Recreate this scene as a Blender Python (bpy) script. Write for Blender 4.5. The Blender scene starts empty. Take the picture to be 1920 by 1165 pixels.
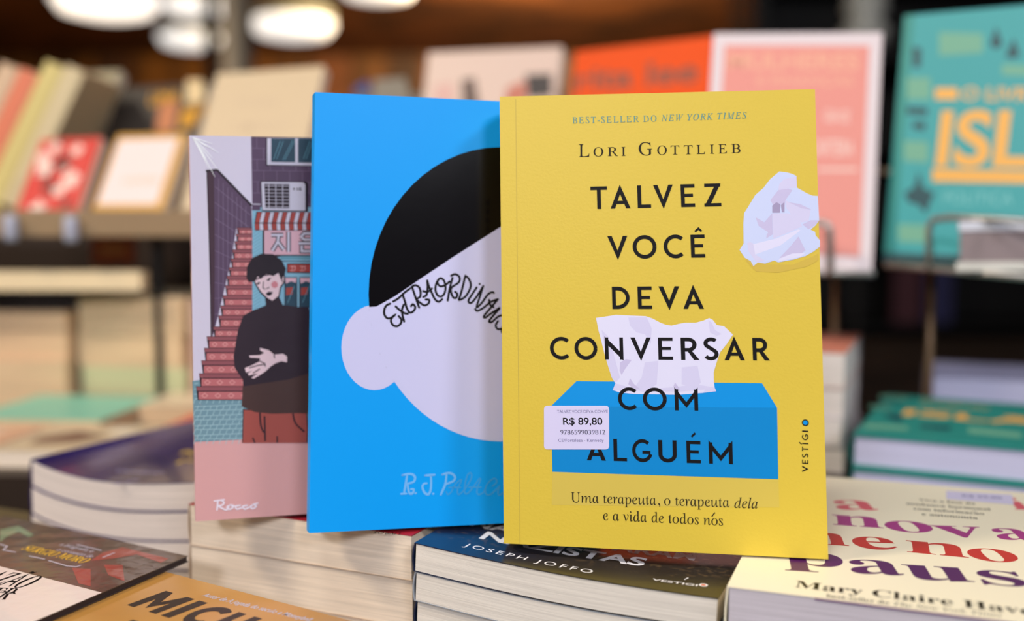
import bpy, math, random
from mathutils import Vector, Matrix
random.seed(7)
SC = bpy.context.scene
COL = SC.collection
K = 0.01                                    # everything below is written in centimetres
rad = math.radians

# ------------------------------------------------------------------ camera, world, lights, exposure
PITCH = math.atan((582.5 - 430) / 1920)
CAM = Vector((0, 0, 110))
cd = bpy.data.cameras.new('camera')
cd.lens = 36; cd.sensor_width = 36; cd.sensor_fit = 'HORIZONTAL'
cd.clip_start = 0.05; cd.clip_end = 60
cd.dof.use_dof = True; cd.dof.focus_distance = 0.515; cd.dof.aperture_fstop = 2.75
cam = bpy.data.objects.new('camera', cd); COL.objects.link(cam)
cam.location = CAM * K
cam.rotation_euler = (math.pi / 2 - PITCH, 0, 0)
SC.camera = cam

W = bpy.data.worlds.new('world'); SC.world = W; W.use_nodes = True
W.node_tree.nodes['Background'].inputs[0].default_value = (0.80, 0.84, 1.0, 1)
W.node_tree.nodes['Background'].inputs[1].default_value = 0.2

def area(name, loc, target, size, power, color):
    l = bpy.data.lights.new(name, 'AREA'); l.shape = 'DISK'; l.size = size * K
    l.energy = power; l.color = color
    o = bpy.data.objects.new(name, l); COL.objects.link(o)
    o.location = Vector(loc) * K
    o.rotation_euler = (Vector(target) - Vector(loc)).to_track_quat('-Z', 'Y').to_euler()
    return o
# ceiling lamps of the shop, behind and above the camera; then two unseen lights for the far ceiling and wall
area('shop_area_light', (-130, -300, 300), (0, 55, 100), 90, 90, (0.93, 0.95, 1.0))
area('shop_area_light', (140, -310, 300), (10, 65, 100), 90, 73, (0.90, 0.93, 1.0))
area('shop_area_light', (-40, -20, 298), (0, 70, 95), 60, 13, (1.0, 0.96, 0.9))
area('shop_area_light', (160, -70, 298), (30, 90, 95), 60, 30, (0.97, 0.95, 0.96))
area('shop_area_light', (-200, 0, 298), (-50, 130, 95), 60, 52, (1.0, 0.85, 0.64))
area('shop_area_light', (-260, 560, 120), (-200, 900, 320), 60, 60, (1.0, 0.72, 0.45))  # mid-height light without a fixture, aimed up at the far ceiling
area('shop_area_light', (30, 760, 285), (30, 1200, 150), 60, 420, (1.0, 0.75, 0.45))  # unseen light added to brighten the brown back wall

vs = SC.view_settings
vs.view_transform = 'Standard'; vs.look = 'None'; vs.exposure = 0.0; vs.gamma = 1.0
vs.use_curve_mapping = False
SC.cycles.use_denoising = True
SC.cycles.max_bounces = 6

# ------------------------------------------------------------------ materials
def lin(c):
    r = []
    for v in c[:3]:
        v = v / 255.0
        r.append(v / 12.92 if v <= 0.04045 else ((v + 0.055) / 1.055) ** 2.4)
    return (r[0], r[1], r[2], 1)
_m = {}
def mat(name, c, rough=0.5, metal=0.0, coat=0.0, spec=0.5, bump=0.0, bscale=300.0, vary=0.0, emit=None):
    key = (name, tuple(c), rough, coat, bump, vary)
    if key in _m: return _m[key]
    m = bpy.data.materials.new(name); m.use_nodes = True
    nt = m.node_tree; b = nt.nodes['Principled BSDF']
    b.inputs['Base Color'].default_value = lin(c)
    b.inputs['Roughness'].default_value = rough
    b.inputs['Metallic'].default_value = metal
    b.inputs['Specular IOR Level'].default_value = spec
    b.inputs['Coat Weight'].default_value = coat
    b.inputs['Coat Roughness'].default_value = 0.12
    if bump or vary:
        tc = nt.nodes.new('ShaderNodeTexCoord'); n = nt.nodes.new('ShaderNodeTexNoise')
        n.inputs['Scale'].default_value = bscale; n.inputs['Detail'].default_value = 3
        nt.links.new(tc.outputs['Object'], n.inputs['Vector'])
        if bump:
            bp = nt.nodes.new('ShaderNodeBump'); bp.inputs['Strength'].default_value = bump
            bp.inputs['Distance'].default_value = 0.0006
            nt.links.new(n.outputs['Fac'], bp.inputs['Height'])
            nt.links.new(bp.outputs['Normal'], b.inputs['Coat Normal' if coat > 0.5 else 'Normal'])
        if vary:
            mx = nt.nodes.new('ShaderNodeMix'); mx.data_type = 'RGBA'; mx.blend_type = 'MULTIPLY'
            mx.inputs[0].default_value = vary
            mx.inputs[6].default_value = lin(c)
            cr = nt.nodes.new('ShaderNodeValToRGB')
            cr.color_ramp.elements[0].color = (0.45, 0.45, 0.45, 1); cr.color_ramp.elements[1].color = (1, 1, 1, 1)
            cr.color_ramp.elements[0].position = 0.3; cr.color_ramp.elements[1].position = 0.7
            nt.links.new(n.outputs['Fac'], cr.inputs[0]); nt.links.new(cr.outputs[0], mx.inputs[7])
            nt.links.new(mx.outputs[2], b.inputs['Base Color'])
    if emit:
        b.inputs['Emission Color'].default_value = lin(c); b.inputs['Emission Strength'].default_value = emit
    _m[key] = m
    return m

def page_mat(name, c, fine=900.0, contrast=0.25):
    """paper edges: thin strata that follow the sheets (attribute 'rest' holds the unbent position)"""
    key = ('page', tuple(c), fine, contrast)
    if key in _m: return _m[key]
    m = bpy.data.materials.new(name); m.use_nodes = True
    nt = m.node_tree; b = nt.nodes['Principled BSDF']
    b.inputs['Roughness'].default_value = 0.85; b.inputs['Specular IOR Level'].default_value = 0.2
    at = nt.nodes.new('ShaderNodeAttribute'); at.attribute_name = 'rest'
    oi = nt.nodes.new('ShaderNodeObjectInfo')
    mp = nt.nodes.new('ShaderNodeMapping'); mp.inputs['Scale'].default_value = (10, 10, fine)
    ad = nt.nodes.new('ShaderNodeVectorMath'); ad.operation = 'ADD'
    nt.links.new(at.outputs['Vector'], mp.inputs['Vector'])
    nt.links.new(mp.outputs[0], ad.inputs[0])
    sc = nt.nodes.new('ShaderNodeMath'); sc.operation = 'MULTIPLY'; sc.inputs[1].default_value = 37
    nt.links.new(oi.outputs['Random'], sc.inputs[0]); nt.links.new(sc.outputs[0], ad.inputs[1])
    n = nt.nodes.new('ShaderNodeTexNoise'); n.inputs['Scale'].default_value = 1.0
    n.inputs['Detail'].default_value = 6; n.inputs['Roughness'].default_value = 0.75
    nt.links.new(ad.outputs[0], n.inputs['Vector'])
    cr = nt.nodes.new('ShaderNodeValToRGB')
    base = lin(c)
    cr.color_ramp.elements[0].position = 0.30; cr.color_ramp.elements[1].position = 0.62
    k = 1 - contrast
    cr.color_ramp.elements[0].color = (base[0] * k, base[1] * k, base[2] * k, 1)
    cr.color_ramp.elements[1].color = base
    nt.links.new(n.outputs['Fac'], cr.inputs[0]); nt.links.new(cr.outputs[0], b.inputs['Base Color'])
    bp = nt.nodes.new('ShaderNodeBump'); bp.inputs['Strength'].default_value = 0.5; bp.inputs['Distance'].default_value = 0.0004
    nt.links.new(n.outputs['Fac'], bp.inputs['Height']); nt.links.new(bp.outputs[0], b.inputs['Normal'])
    _m[key] = m
    return m

def wood_mat(name, c1, c2, sx=6, sz=0.5, rough=0.6, spec=0.3):
    m = bpy.data.materials.new(name); m.use_nodes = True
    nt = m.node_tree; b = nt.nodes['Principled BSDF']; b.inputs['Roughness'].default_value = rough
    b.inputs['Specular IOR Level'].default_value = spec
    tc = nt.nodes.new('ShaderNodeTexCoord'); mp = nt.nodes.new('ShaderNodeMapping')
    mp.inputs['Scale'].default_value = (sx, sx, sz)
    n = nt.nodes.new('ShaderNodeTexNoise'); n.inputs['Scale'].default_value = 1.5; n.inputs['Detail'].default_value = 5
    cr = nt.nodes.new('ShaderNodeValToRGB')
    cr.color_ramp.elements[0].position = 0.35; cr.color_ramp.elements[1].position = 0.65
    cr.color_ramp.elements[0].color = lin(c1); cr.color_ramp.elements[1].color = lin(c2)
    nt.links.new(tc.outputs['Object'], mp.inputs[0]); nt.links.new(mp.outputs[0], n.inputs['Vector'])
    nt.links.new(n.outputs['Fac'], cr.inputs[0]); nt.links.new(cr.outputs[0], b.inputs['Base Color'])
    return m

# ------------------------------------------------------------------ mesh helpers
class MB:
    """collects faces of one mesh, written in cm"""
    def __init__(s): s.v = []; s.f = []; s.mi = []; s.mats = []; s.rest = None
    def slot(s, m):
        if m not in s.mats: s.mats.append(m)
        return s.mats.index(m)
    def poly(s, pts, m=None):
        i = len(s.v); s.v += [tuple(p) for p in pts]; s.f.append(list(range(i, i + len(pts))))
        s.mi.append(s.slot(m) if m else 0)
    def box(s, x0, x1, y0, y1, z0, z1):
        i = len(s.v)
        s.v += [(x0, y0, z0), (x1, y0, z0), (x1, y1, z0), (x0, y1, z0), (x0, y0, z1), (x1, y0, z1), (x1, y1, z1), (x0, y1, z1)]
        for q in ((0, 3, 2, 1), (4, 5, 6, 7), (0, 1, 5, 4), (1, 2, 6, 5), (2, 3, 7, 6), (3, 0, 4, 7)):
            s.f.append([i + a for a in q]); s.mi.append(0)
    def tube(s, pts, r, n=8):
        pts = [Vector(p) for p in pts]; i0 = len(s.v)
        for k, p in enumerate(pts):
            d = (pts[min(k + 1, len(pts) - 1)] - pts[max(k - 1, 0)]).normalized()
            a = d.orthogonal().normalized() if k == 0 else (a - d * a.dot(d)).normalized()
            b = d.cross(a)
            for j in range(n):
                t = 2 * math.pi * j / n
                s.v.append(tuple(p + (a * math.cos(t) + b * math.sin(t)) * r))
        for k in range(len(pts) - 1):
            for j in range(n):
                s.f.append([i0 + k * n + j, i0 + k * n + (j + 1) % n, i0 + (k + 1) * n + (j + 1) % n, i0 + (k + 1) * n + j]); s.mi.append(0)
        s.f.append([i0 + j for j in reversed(range(n))]); s.mi.append(0)
        s.f.append([i0 + (len(pts) - 1) * n + j for j in range(n)]); s.mi.append(0)
    def lathe(s, prof, n=40, z=0):
        i0 = len(s.v)
        for r, h in prof:
            for j in range(n):
                t = 2 * math.pi * j / n; s.v.append((r * math.cos(t), r * math.sin(t), h))
        for k in range(len(prof) - 1):
            for j in range(n):
                s.f.append([i0 + k * n + j, i0 + k * n + (j + 1) % n, i0 + (k + 1) * n + (j + 1) % n, i0 + (k + 1) * n + j]); s.mi.append(0)
    def build(s, name, m=None, parent=None, smooth=False):
        me = bpy.data.meshes.new(name)
        me.from_pydata([(a * K, b * K, c * K) for a, b, c in s.v], [], s.f)
        if s.mats:
            for x in s.mats: me.materials.append(x)
            me.polygons.foreach_set('material_index', s.mi)
        elif m: me.materials.append(m)
        if smooth: me.polygons.foreach_set('use_smooth', [True] * len(me.polygons))
        if s.rest:
            a = me.attributes.new('rest', 'FLOAT_VECTOR', 'POINT')
            a.data.foreach_set('vector', [q * K for p in s.rest for q in p])
        o = bpy.data.objects.new(name, me); COL.objects.link(o)
        if parent: o.parent = parent
        return o

def tag(o, label=None, cat=None, group=None, kind=None):
    if label: o['label'] = label
    if cat: o['category'] = cat
    if group: o['group'] = group
    if kind: o['kind'] = kind
    return o
def empty(name, loc, label, cat, group=None, rot=None):
    o = bpy.data.objects.new(name, None); COL.objects.link(o); o.empty_display_size = 0.02
    o.location = Vector(loc) * K
    if rot is not None: o.rotation_euler = rot
    return tag(o, label, cat, group)
def struct(name, mb, m):
    return tag(mb.build(name, m), kind='structure')

# ------------------------------------------------------------------ frames and books
class Frame:
    """O = bottom left corner of the front cover, U along its width, V along its height, N out of the cover"""
    def __init__(s, O, U, V):
        s.O = Vector(O); s.U = Vector(U).normalized(); s.V = Vector(V).normalized(); s.N = s.U.cross(s.V).normalized()
    def matrix(s):
        m = Matrix((s.U, s.V, s.N)).transposed().to_4x4(); m.translation = s.O * K; return m
    def moved(s, du=0, dv=0, dn=0, rot=0):
        q = Matrix.Rotation(rot, 3, s.N)
        return Frame(s.O + s.U * du + s.V * dv + s.N * dn, q @ s.U, q @ s.V)
def upright(O, yaw, lean, roll=0):
    yaw, lean, roll = rad(yaw), rad(lean), rad(roll)
    U = Vector((math.cos(yaw), math.sin(yaw), 0)); B = Vector((-math.sin(yaw), math.cos(yaw), 0))
    V = Vector((0, 0, 1)) * math.cos(lean) + B * math.sin(lean)
    return Frame(O, U * math.cos(roll) + V * math.sin(roll), -U * math.sin(roll) + V * math.cos(roll))
def lying(O, yaw, side=0.0, back=0.0):
    """flat book: side / back tilt its right / far end upwards (degrees)"""
    y = rad(yaw)
    U = Vector((math.cos(y), math.sin(y), math.tan(rad(side)))).normalized()
    V = Vector((-math.sin(y), math.cos(y), math.tan(rad(back)))); V = (V - U * V.dot(U)).normalized()
    return Frame(O, U, V)
_cf = Vector((0, math.cos(PITCH), -math.sin(PITCH))); _cu = Vector((0, math.sin(PITCH), math.cos(PITCH)))
def cover_uv(fr, x, y, shear=0.0):
    """where the sight line measured at (x, y) in the photograph meets a cover plane -> cover coordinates in cm"""
    d = _cf + Vector((1, 0, 0)) * ((x - 960) / 1920) - _cu * ((y - 582.5) / 1920)
    p = CAM + d * ((fr.O - CAM).dot(fr.N) / d.dot(fr.N)) - fr.O
    v = p.dot(fr.V); return (p.dot(fr.U) - shear * v, v)

class Book:
    def __init__(s, name, label, fr, w, h, t, cover, pages, group=None, spine=None, hard=False,
                 bend=None, shear=0.0, back=None, cat='book', page_gap=0.05, detail=1):
        s.fr, s.w, s.h, s.t, s.bend, s.shear = fr, w, h, t, bend, shear
        r = bpy.data.objects.new(name, None); COL.objects.link(r); r.empty_display_size = 0.02
        r.matrix_world = fr.matrix(); tag(r, label, cat, group); s.root = r
        ct = 0.25 if hard else 0.045
        ov = 0.3 if hard else page_gap
        nu, nv = (14, 10) if bend else (1, 1)
        def gb(nm, u0, u1, v0, v1, n0, n1, m, nu=nu, nv=nv, rest=False, edge=0.0):
            mb = MB(); idx = {}
            def P(i, j, k):
                key = (i, j, k)
                if key not in idx:
                    u = u0 + (u1 - u0) * i / nu; v = v0 + (v1 - v0) * j / nv; n = n1 if k else n0
                    idx[key] = len(mb.v); mb.v.append(s.pt(u, v, n))
                    if rest: mb.rest.append((u, v, n))
                return idx[key]
            if rest: mb.rest = []
            for i in range(nu):
                for j in range(nv):
                    mb.f.append([P(i, j, 1), P(i + 1, j, 1), P(i + 1, j + 1, 1), P(i, j + 1, 1)])
                    mb.f.append([P(i, j, 0), P(i, j + 1, 0), P(i + 1, j + 1, 0), P(i + 1, j, 0)])
            for i in range(nu):
                mb.f.append([P(i, 0, 0), P(i + 1, 0, 0), P(i + 1, 0, 1), P(i, 0, 1)])
                mb.f.append([P(i + 1, nv, 0), P(i, nv, 0), P(i, nv, 1), P(i + 1, nv, 1)])
            for j in range(nv):
                mb.f.append([P(nu, j, 0), P(nu, j + 1, 0), P(nu, j + 1, 1), P(nu, j, 1)])
                mb.f.append([P(0, j + 1, 0), P(0, j, 0), P(0, j, 1), P(0, j + 1, 1)])
            return mb.build(nm, m, r)
        s.gb = gb
        s.front = gb('front_cover', 0, w, 0, h, -ct, 0, cover)
        gb('back_cover', 0, w, 0, h, -t, -t + ct, back or cover)
        # the spine: a gently rounded strip
        mb = MB(); k = 6; pr = []
        for i in range(k + 1):
            a = i / k; n = -ct - (t - 2 * ct) * a; pr.append((0.0 - 0.10 * math.sin(math.pi * a) * (1 if not hard else 2), n))
        for i in range(k):
            for (v0, v1) in ((0, h / 2), (h / 2, h)):
                mb.poly([s.pt(pr[i][0], v0, pr[i][1]), s.pt(pr[i][0], v1, pr[i][1]), s.pt(pr[i + 1][0], v1, pr[i + 1][1]), s.pt(pr[i + 1][0], v0, pr[i + 1][1])])
                mb.poly([s.pt(pr[i][0] + .08, v0, pr[i][1]), s.pt(pr[i + 1][0] + .08, v0, pr[i + 1][1]), s.pt(pr[i + 1][0] + .08, v1, pr[i + 1][1]), s.pt(pr[i][0] + .08, v1, pr[i][1])])
            for v in (0, h):
                mb.poly([s.pt(pr[i][0], v, pr[i][1]), s.pt(pr[i + 1][0], v, pr[i + 1][1]), s.pt(pr[i + 1][0] + .08, v, pr[i + 1][1]), s.pt(pr[i][0] + .08, v, pr[i][1])])
        mb.build('spine', spine or cover, r)
        gb('page_block', 0.1, w - ov, ov * .6, h - ov, -t + ct, -ct, pages, rest=True)
        s.layer = 0.004
    def pt(s, u, v, n):
        return (u + s.shear * v, v, n + (s.bend(u, v) if s.bend else 0))
    def uv(s, x, y):
        return cover_uv(s.fr, x, y, s.shear)
    def lay(s, k=1): s.layer += 0.0018 * k
    def flat(s, name, polys, m=None, label=None, parent=None, parts=None):
        """flat print on the cover: polys = [(points in cover cm, material)]"""
        mb = MB()
        for ip, it in enumerate(polys):
            pts, mm = it[0], it[1]; dz = (it[2] if len(it) > 2 else 0) + (ip % 5) * 0.00022
            a = sum(pts[i][0] * pts[(i + 1) % len(pts)][1] - pts[(i + 1) % len(pts)][0] * pts[i][1] for i in range(len(pts)))
            if a < 0: pts = list(reversed(pts))
            mb.poly([s.pt(u, v, s.layer + dz) for u, v in pts], mm)
        o = mb.build(name, m, parent or s.root)
        if label: o['label'] = label
        return o
    def text(s, body, mode, p0, p1, cap, m, name='cover_lettering', up=None, px=True, parent=None, fitw=True):
        """one line of lettering from p0 to p1 (baseline ends, photograph pixels), cap = capital height in cm"""
        if px: p0, p1 = s.uv(*p0), s.uv(*p1)
        me, x0, x1, ch = glyphs(body, mode)
        a = Vector(p0); d = Vector(p1) - a; L = d.length; d.normalize(); q = Vector((-d.y, d.x))
        sx = L / (x1 - x0); sy = cap / ch
        n = bpy.data.meshes.new(name)
        vs_ = []
        for (x, y, z) in me[0]:
            w = a + d * ((x - x0) * sx) + q * (y * sy)
            t = s.pt(w.x, w.y, s.layer); vs_.append((t[0] * K, t[1] * K, t[2] * K))
        n.from_pydata(vs_, [], me[1]); n.materials.append(m)
        o = bpy.data.objects.new(name, n); COL.objects.link(o); o.parent = parent or s.root
        return o
    def strokes(s, name, lines, w, m, px=True, label=None, parent=None, smooth=True, taper=0.0):
        """pen strokes; w in cm"""
        polys = []
        for ln in lines:
            pts = [s.uv(*p) for p in ln] if px else list(ln)
            if smooth and len(pts) > 2: pts = catmull(pts, 5)
            polys += [(q, m) for q in ribbon(pts, w, taper)]
        return s.flat(name, polys, label=label, parent=parent)

_g = {}
def glyphs(body, mode):
    def conv(t, U, L):
        r = ''
        for ch in t:
            if 'A' <= ch <= 'Z': r += chr(U + ord(ch) - 65)
            elif 'a' <= ch <= 'z': r += '\u210e' if (L == 0x1D44E and ch == 'h') else chr(L + ord(ch) - 97)
            else: r += ch
        return r
    def mk(t):
        c = bpy.data.curves.new('t', 'FONT'); c.size = 10; c.resolution_u = 5
        if mode == 'B': c.body = conv(t, 0x1D400, 0x1D41A)
        elif mode in 'IR': c.body = conv(t, 0x1D434, 0x1D44E)
        else: c.body = t
        if mode == 'R': c.shear = -0.25
        if mode == 'H': c.offset = 0.28
        if mode == 'h': c.offset = 0.14
        if mode == 'M': c.offset = 0.30; c.shear = 0.0
        if mode == 'W': c.space_character = 1.35
        if mode == 'R' and t.isupper(): c.space_character = 1.25
        if mode == 'I' and t.isupper(): c.space_character = 1.25
        o = bpy.data.objects.new('t', c); COL.objects.link(o)
        dg = bpy.context.evaluated_depsgraph_get()
        me = bpy.data.meshes.new_from_object(o.evaluated_get(dg))
        v = [tuple(p.co) for p in me.vertices]; f = [list(p.vertices) for p in me.polygons]
        bpy.data.objects.remove(o); bpy.data.curves.remove(c); bpy.data.meshes.remove(me)
        return v, f
    key = (body, mode)
    if key not in _g:
        v, f = mk(body)
        hk = ('H', mode, 'cap')
        if hk not in _g: _g[hk] = max(p[1] for p in mk('H')[0])
        _g[key] = ((v, f), min(p[0] for p in v), max(p[0] for p in v), _g[hk])
    return _g[key]

def catmull(p, n):
    q = [p[0]] + list(p) + [p[-1]]; r = []
    for i in range(1, len(q) - 2):
        for k in range(n):
            t = k / n; o = []
            for c in (0, 1):
                a, b, d, e = q[i - 1][c], q[i][c], q[i + 1][c], q[i + 2][c]
                o.append(0.5 * (2 * b + (d - a) * t + (2 * a - 5 * b + 4 * d - e) * t * t + (3 * b - a - 3 * d + e) * t ** 3))
            r.append(tuple(o))
    return r + [tuple(p[-1])]
def disc(c, r, n=10, ry=None):
    return [(c[0] + r * math.cos(2 * math.pi * i / n), c[1] + (ry or r) * math.sin(2 * math.pi * i / n)) for i in range(n)]
def ribbon(p, w, taper=0.0, caps=True):
    out = []; P = [Vector(a) for a in p]; P = [a for i, a in enumerate(P) if i == 0 or (a - P[i - 1]).length > 1e-5]
    if len(P) < 2: return [disc(p[0], w / 2)]
    L = []; R_ = []
    for i, a in enumerate(P):
        d1 = (P[i] - P[i - 1]).normalized() if i else (P[1] - P[0]).normalized()
        d2 = (P[i + 1] - P[i]).normalized() if i < len(P) - 1 else d1
        t = (d1 + d2); t = t.normalized() if t.length > 1e-4 else d1
        nrm = Vector((-t.y, t.x)); m = 1 / max(0.5, nrm.dot(Vector((-d1.y, d1.x))))
        f = i / (len(P) - 1); ww = w / 2 * (1 - taper * abs(2 * f - 1))
        L.append(a + nrm * ww * m); R_.append(a - nrm * ww * m)
    for i in range(len(P) - 1):
        out.append([tuple(R_[i]), tuple(R_[i + 1]), tuple(L[i + 1]), tuple(L[i])])
    if caps:
        out += [disc(P[0], w / 2 * (1 - taper), 8), disc(P[-1], w / 2 * (1 - taper), 8)]
    return out

# geometric capitals of the yellow cover (cap height 1, natural width given)
def _arc(cx, cy, rx, ry, a0, a1, n=18):
    return [(cx + rx * math.cos(rad(a0 + (a1 - a0) * i / n)), cy + ry * math.sin(rad(a0 + (a1 - a0) * i / n))) for i in range(n + 1)]
def _q(x0, y0, x1, y1): return [[(x0, y0), (x1, y0), (x1, y1), (x0, y1)]]
def capitals(TS):
    def _rib(p): return ribbon(p, TS, caps=False)
    s_ = TS; hs = TS / 2
    return {
     'T': (0.70, _q(0, 1 - .15, .70, 1) + _q(.35 - hs, 0, .35 + hs, .9)),
     'A': (0.86, [[(0, 0), (.19, 0), (.47, .76), (.43, 1.06)], [(.67, 0), (.86, 0), (.43, 1.06), (.40, .72)]] + _q(.2, .20, .66, .34)),
     'V': (0.86, [[(0, 1), (.19, 1), (.47, .24), (.43, -.06)], [(.67, 1), (.86, 1), (.43, -.06), (.40, .28)]]),
     'L': (0.58, _q(0, 0, s_, 1) + _q(0, 0, .58, .15)),
     'E': (0.62, _q(0, 0, s_, 1) + _q(0, 0, .62, .15) + _q(0, .85, .62, 1) + _q(0, .44, .54, .58)),
     'Z': (0.72, _q(.02, .86, .70, 1) + _q(0, 0, .72, .14) + [[(0, 0), (.21, 0), (.72, 1), (.51, 1)]]),
     'O': (1.02, _rib(_arc(.51, .5, .51 - hs, .52 - hs, 0, 360, 36))),
     'C': (0.80, _rib(_arc(.51, .5, .51 - hs, .52 - hs, 48, 312, 30))),
     'G': (0.86, _rib(_arc(.51, .5, .51 - hs, .52 - hs, 48, 340, 32)) + _q(.5, .36, .90, .50)),
     'D': (0.78, _q(0, 0, s_, 1) + _rib([(s_ * .5, 1 - hs), (.25, 1 - hs)] + _arc(.25, .5, .53 - hs, .5 - hs, 88, -88, 20) + [(.25, hs), (s_ * .5, hs)])),
     'R': (0.66, _q(0, 0, s_, 1) + _rib([(s_ * .5, 1 - hs), (.30, 1 - hs)] + _arc(.30, .685, .30 - hs + .02, .315 - hs, 88, -88, 14) + [(.30, .37 + hs), (s_ * .5, .37 + hs)]) + [[(.24, .42), (.42, .42), (.72, 0), (.50, 0)]]),
     'S': (0.56, _rib(_arc(.29, .745, .22, .185, 35, 225, 14) + [(.36, .46)] + _arc(.27, .265, .23, .195, 45, -150, 14))),
     'N': (0.74, _q(0, 0, s_ * .9, 1.0) + _q(.74 - s_ * .9, 0, .74, 1) + [[(0, 1.05), (0, .78), (.74, -.05), (.74, .22)]]),
     'M': (0.96, _q(0, 0, s_ * .95, .95) + _q(.96 - s_ * .95, 0, .96, .95) + [[(0, 1.05), (0, .78), (.48, .12), (.48, .38)], [(.96, 1.05), (.96, .78), (.48, .12), (.48, .38)]]),
     'U': (0.74, _rib([(hs, 1), (hs, .36)] + _arc(.37, .36, .37 - hs, .36 - hs, 180, 360, 16) + [(.74 - hs, 1)])),
     'I': (TS, _q(0, 0, TS, 1)),
     'J': (0.4, _rib([(.4 - hs, 1), (.4 - hs, .1), (.3, -.12), (.12, -.18)])),
     'P': (0.62, _q(0, 0, s_, 1) + _rib([(s_ * .5, 1 - hs), (.30, 1 - hs)] + _arc(.30, .69, .30 - hs + .02, .31 - hs, 88, -88, 14) + [(.30, .38 + hs), (s_ * .5, .38 + hs)])),
     'H': (0.76, _q(0, 0, s_, 1) + _q(.76 - s_, 0, .76, 1) + _q(0, .44, .76, .58)),
     'F': (0.58, _q(0, 0, s_, 1) + _q(0, .85, .58, 1) + _q(0, .44, .52, .58)),
    }
FONT = capitals(0.165)
def title_line(bk, letters, y0, y1, xa, xb, cap, m, marks=()):
    """letters = [(char, left, right)] in photograph x; the baseline runs from (xa, y0) to (xb, y1)"""
    polys = []
    for ch, x0, x1 in letters:
        yy = lambda x: y0 + (y1 - y0) * (x - xa) / (xb - xa)
        a = Vector(bk.uv(x0, yy(x0))); b = Vector(bk.uv(x1, yy(x1))); d = b - a
        w, ps = FONT[ch]; q = Vector((-d.y, d.x)).normalized()
        for p in ps:
            polys.append(([tuple(a + d * (x / w) + q * (y * cap)) for x, y in p], m))
    for mk in marks:
        polys += [(q, m) for q in ribbon([bk.uv(*p) for p in mk], 0.10, caps=False)]
    return bk.flat('title_lettering', polys)

# ------------------------------------------------------------------ setting
wall_m = wood_mat('dark_brown_panelling', (46, 25, 3), (122, 74, 14), 5.0, 0.25)
ceil_m = wood_mat('dark_brown_ceiling', (62, 34, 14), (118, 66, 26), 1.2, 1.2)
black_m = mat('black_lacquer', (14, 12, 12), 0.6, spec=0.25)
floor_m = wood_mat('dark_wood_floor', (45, 32, 24), (80, 58, 42), 3, 3)
b = MB(); b.box(-900, 900, -700, 1300, -10, 0); struct('floor', b, floor_m)
b = MB(); b.box(-900, 900, -700, 1300, 310, 320); struct('ceiling', b, ceil_m)
b = MB(); b.box(-900, 900, 1200, 1212, 0, 310); wb = struct('wall_back', b, wall_m)
for i in range(26):                                       # the tall panels of the far wall stand proud of it
    x0 = -520 + i * 42
    b = MB(); b.box(x0, x0 + 40, 1195 + (i % 3) * 1.2, 1200, 2, 308)
    o = b.build('panel', [wall_m, ceil_m, wall_m][(i * 7) % 3]); o.parent = wb
b = MB(); b.box(-912, -900, -700, 1300, 0, 310); struct('wall_left', b, ceil_m)
b = MB(); b.box(900, 912, -700, 1300, 0, 310); struct('wall_right', b, ceil_m)

def table(name, label, cat, x0, x1, y0, y1, top, m, rot=0, th=4, leg=5):
    cx, cy = (x0 + x1) / 2, (y0 + y1) / 2
    t = empty(name, (cx, cy, 0), label, cat, rot=(0, 0, rad(rot)))
    hx, hy = (x1 - x0) / 2, (y1 - y0) / 2
    b = MB(); b.box(-hx, hx, -hy, hy, top - th, top); b.build('tabletop', m, t)
    for sx in (-1, 1):
        for sy in (-1, 1):
            b = MB(); b.box(sx * (hx - 6) - leg / 2, sx * (hx - 6) + leg / 2, sy * (hy - 6) - leg / 2, sy * (hy - 6) + leg / 2, 0, top - th)
            b.build('leg', m, t)
    b = MB(); b.box(-hx + 9, hx - 9, -hy + 5, -hy + 7, top - th - 10, top - th); b.box(-hx + 9, hx - 9, hy - 7, hy - 5, top - th - 10, top - th)
    b.build('apron', m, t)
    return t
dark_wood = wood_mat('dark_table_wood', (26, 19, 15), (48, 36, 28), 2, 8, 0.45)
table('display_table', 'dark wooden display table under the nearest stacks of books', 'table', -75, 75, 20, 86, 75, dark_wood)
BT = 88.5
table('display_table', 'taller dark table behind, carrying the blurred stacks and the racks', 'table', -140, 120, 88, 200, BT, dark_wood)

# ------------------------------------------------------------------ paper and cover materials
yellow = mat('yellow_cover_card', (219, 191, 66), 0.42, spec=0.3, bump=0.12, bscale=700)
blue = mat('blue_cover_card', (0, 164, 255), 0.42, coat=0.0, spec=0.22, bump=0.06, bscale=60)
pinkc = mat('pink_cover_card', (214, 160, 160), 0.45, coat=0.75, bump=0.35, bscale=70)
cream_page = page_mat('cream_page_edges', (246, 228, 208))
lilac_page = page_mat('pale_lilac_page_edges', (214, 206, 216))  # lilac tint puts the cool cast of the light into the paper
beige_page = page_mat('beige_page_edges', (232, 198, 158), 500, 0.3)
white_page = page_mat('white_page_edges', (205, 205, 235), 700, 0.12)  # white paper, with the bluish light cast put into its colour
ink = mat('black_ink', (16, 12, 16), 0.5, spec=0.15)
softink = mat('dark_brown_ink', (42, 34, 22), 0.5, spec=0.15)

def acute(bk, x, y, m, w=0.1, s=1.0):
    bk.strokes('accent_mark', [[(x, y), (x + 5 * s, y - 5 * s)]], w, m)

# ================================================================== 1. the yellow book
YF = upright((-0.41, 50.86, 94.10), -9.52, 7.78, 0.12)
Y = Book('paperback_book', 'yellow upright paperback with a printed blue tissue box and price sticker', YF, 15.87, 23, 2.3, yellow,
         page_mat('page_edges', (225, 215, 200)), shear=-0.0309)
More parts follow.
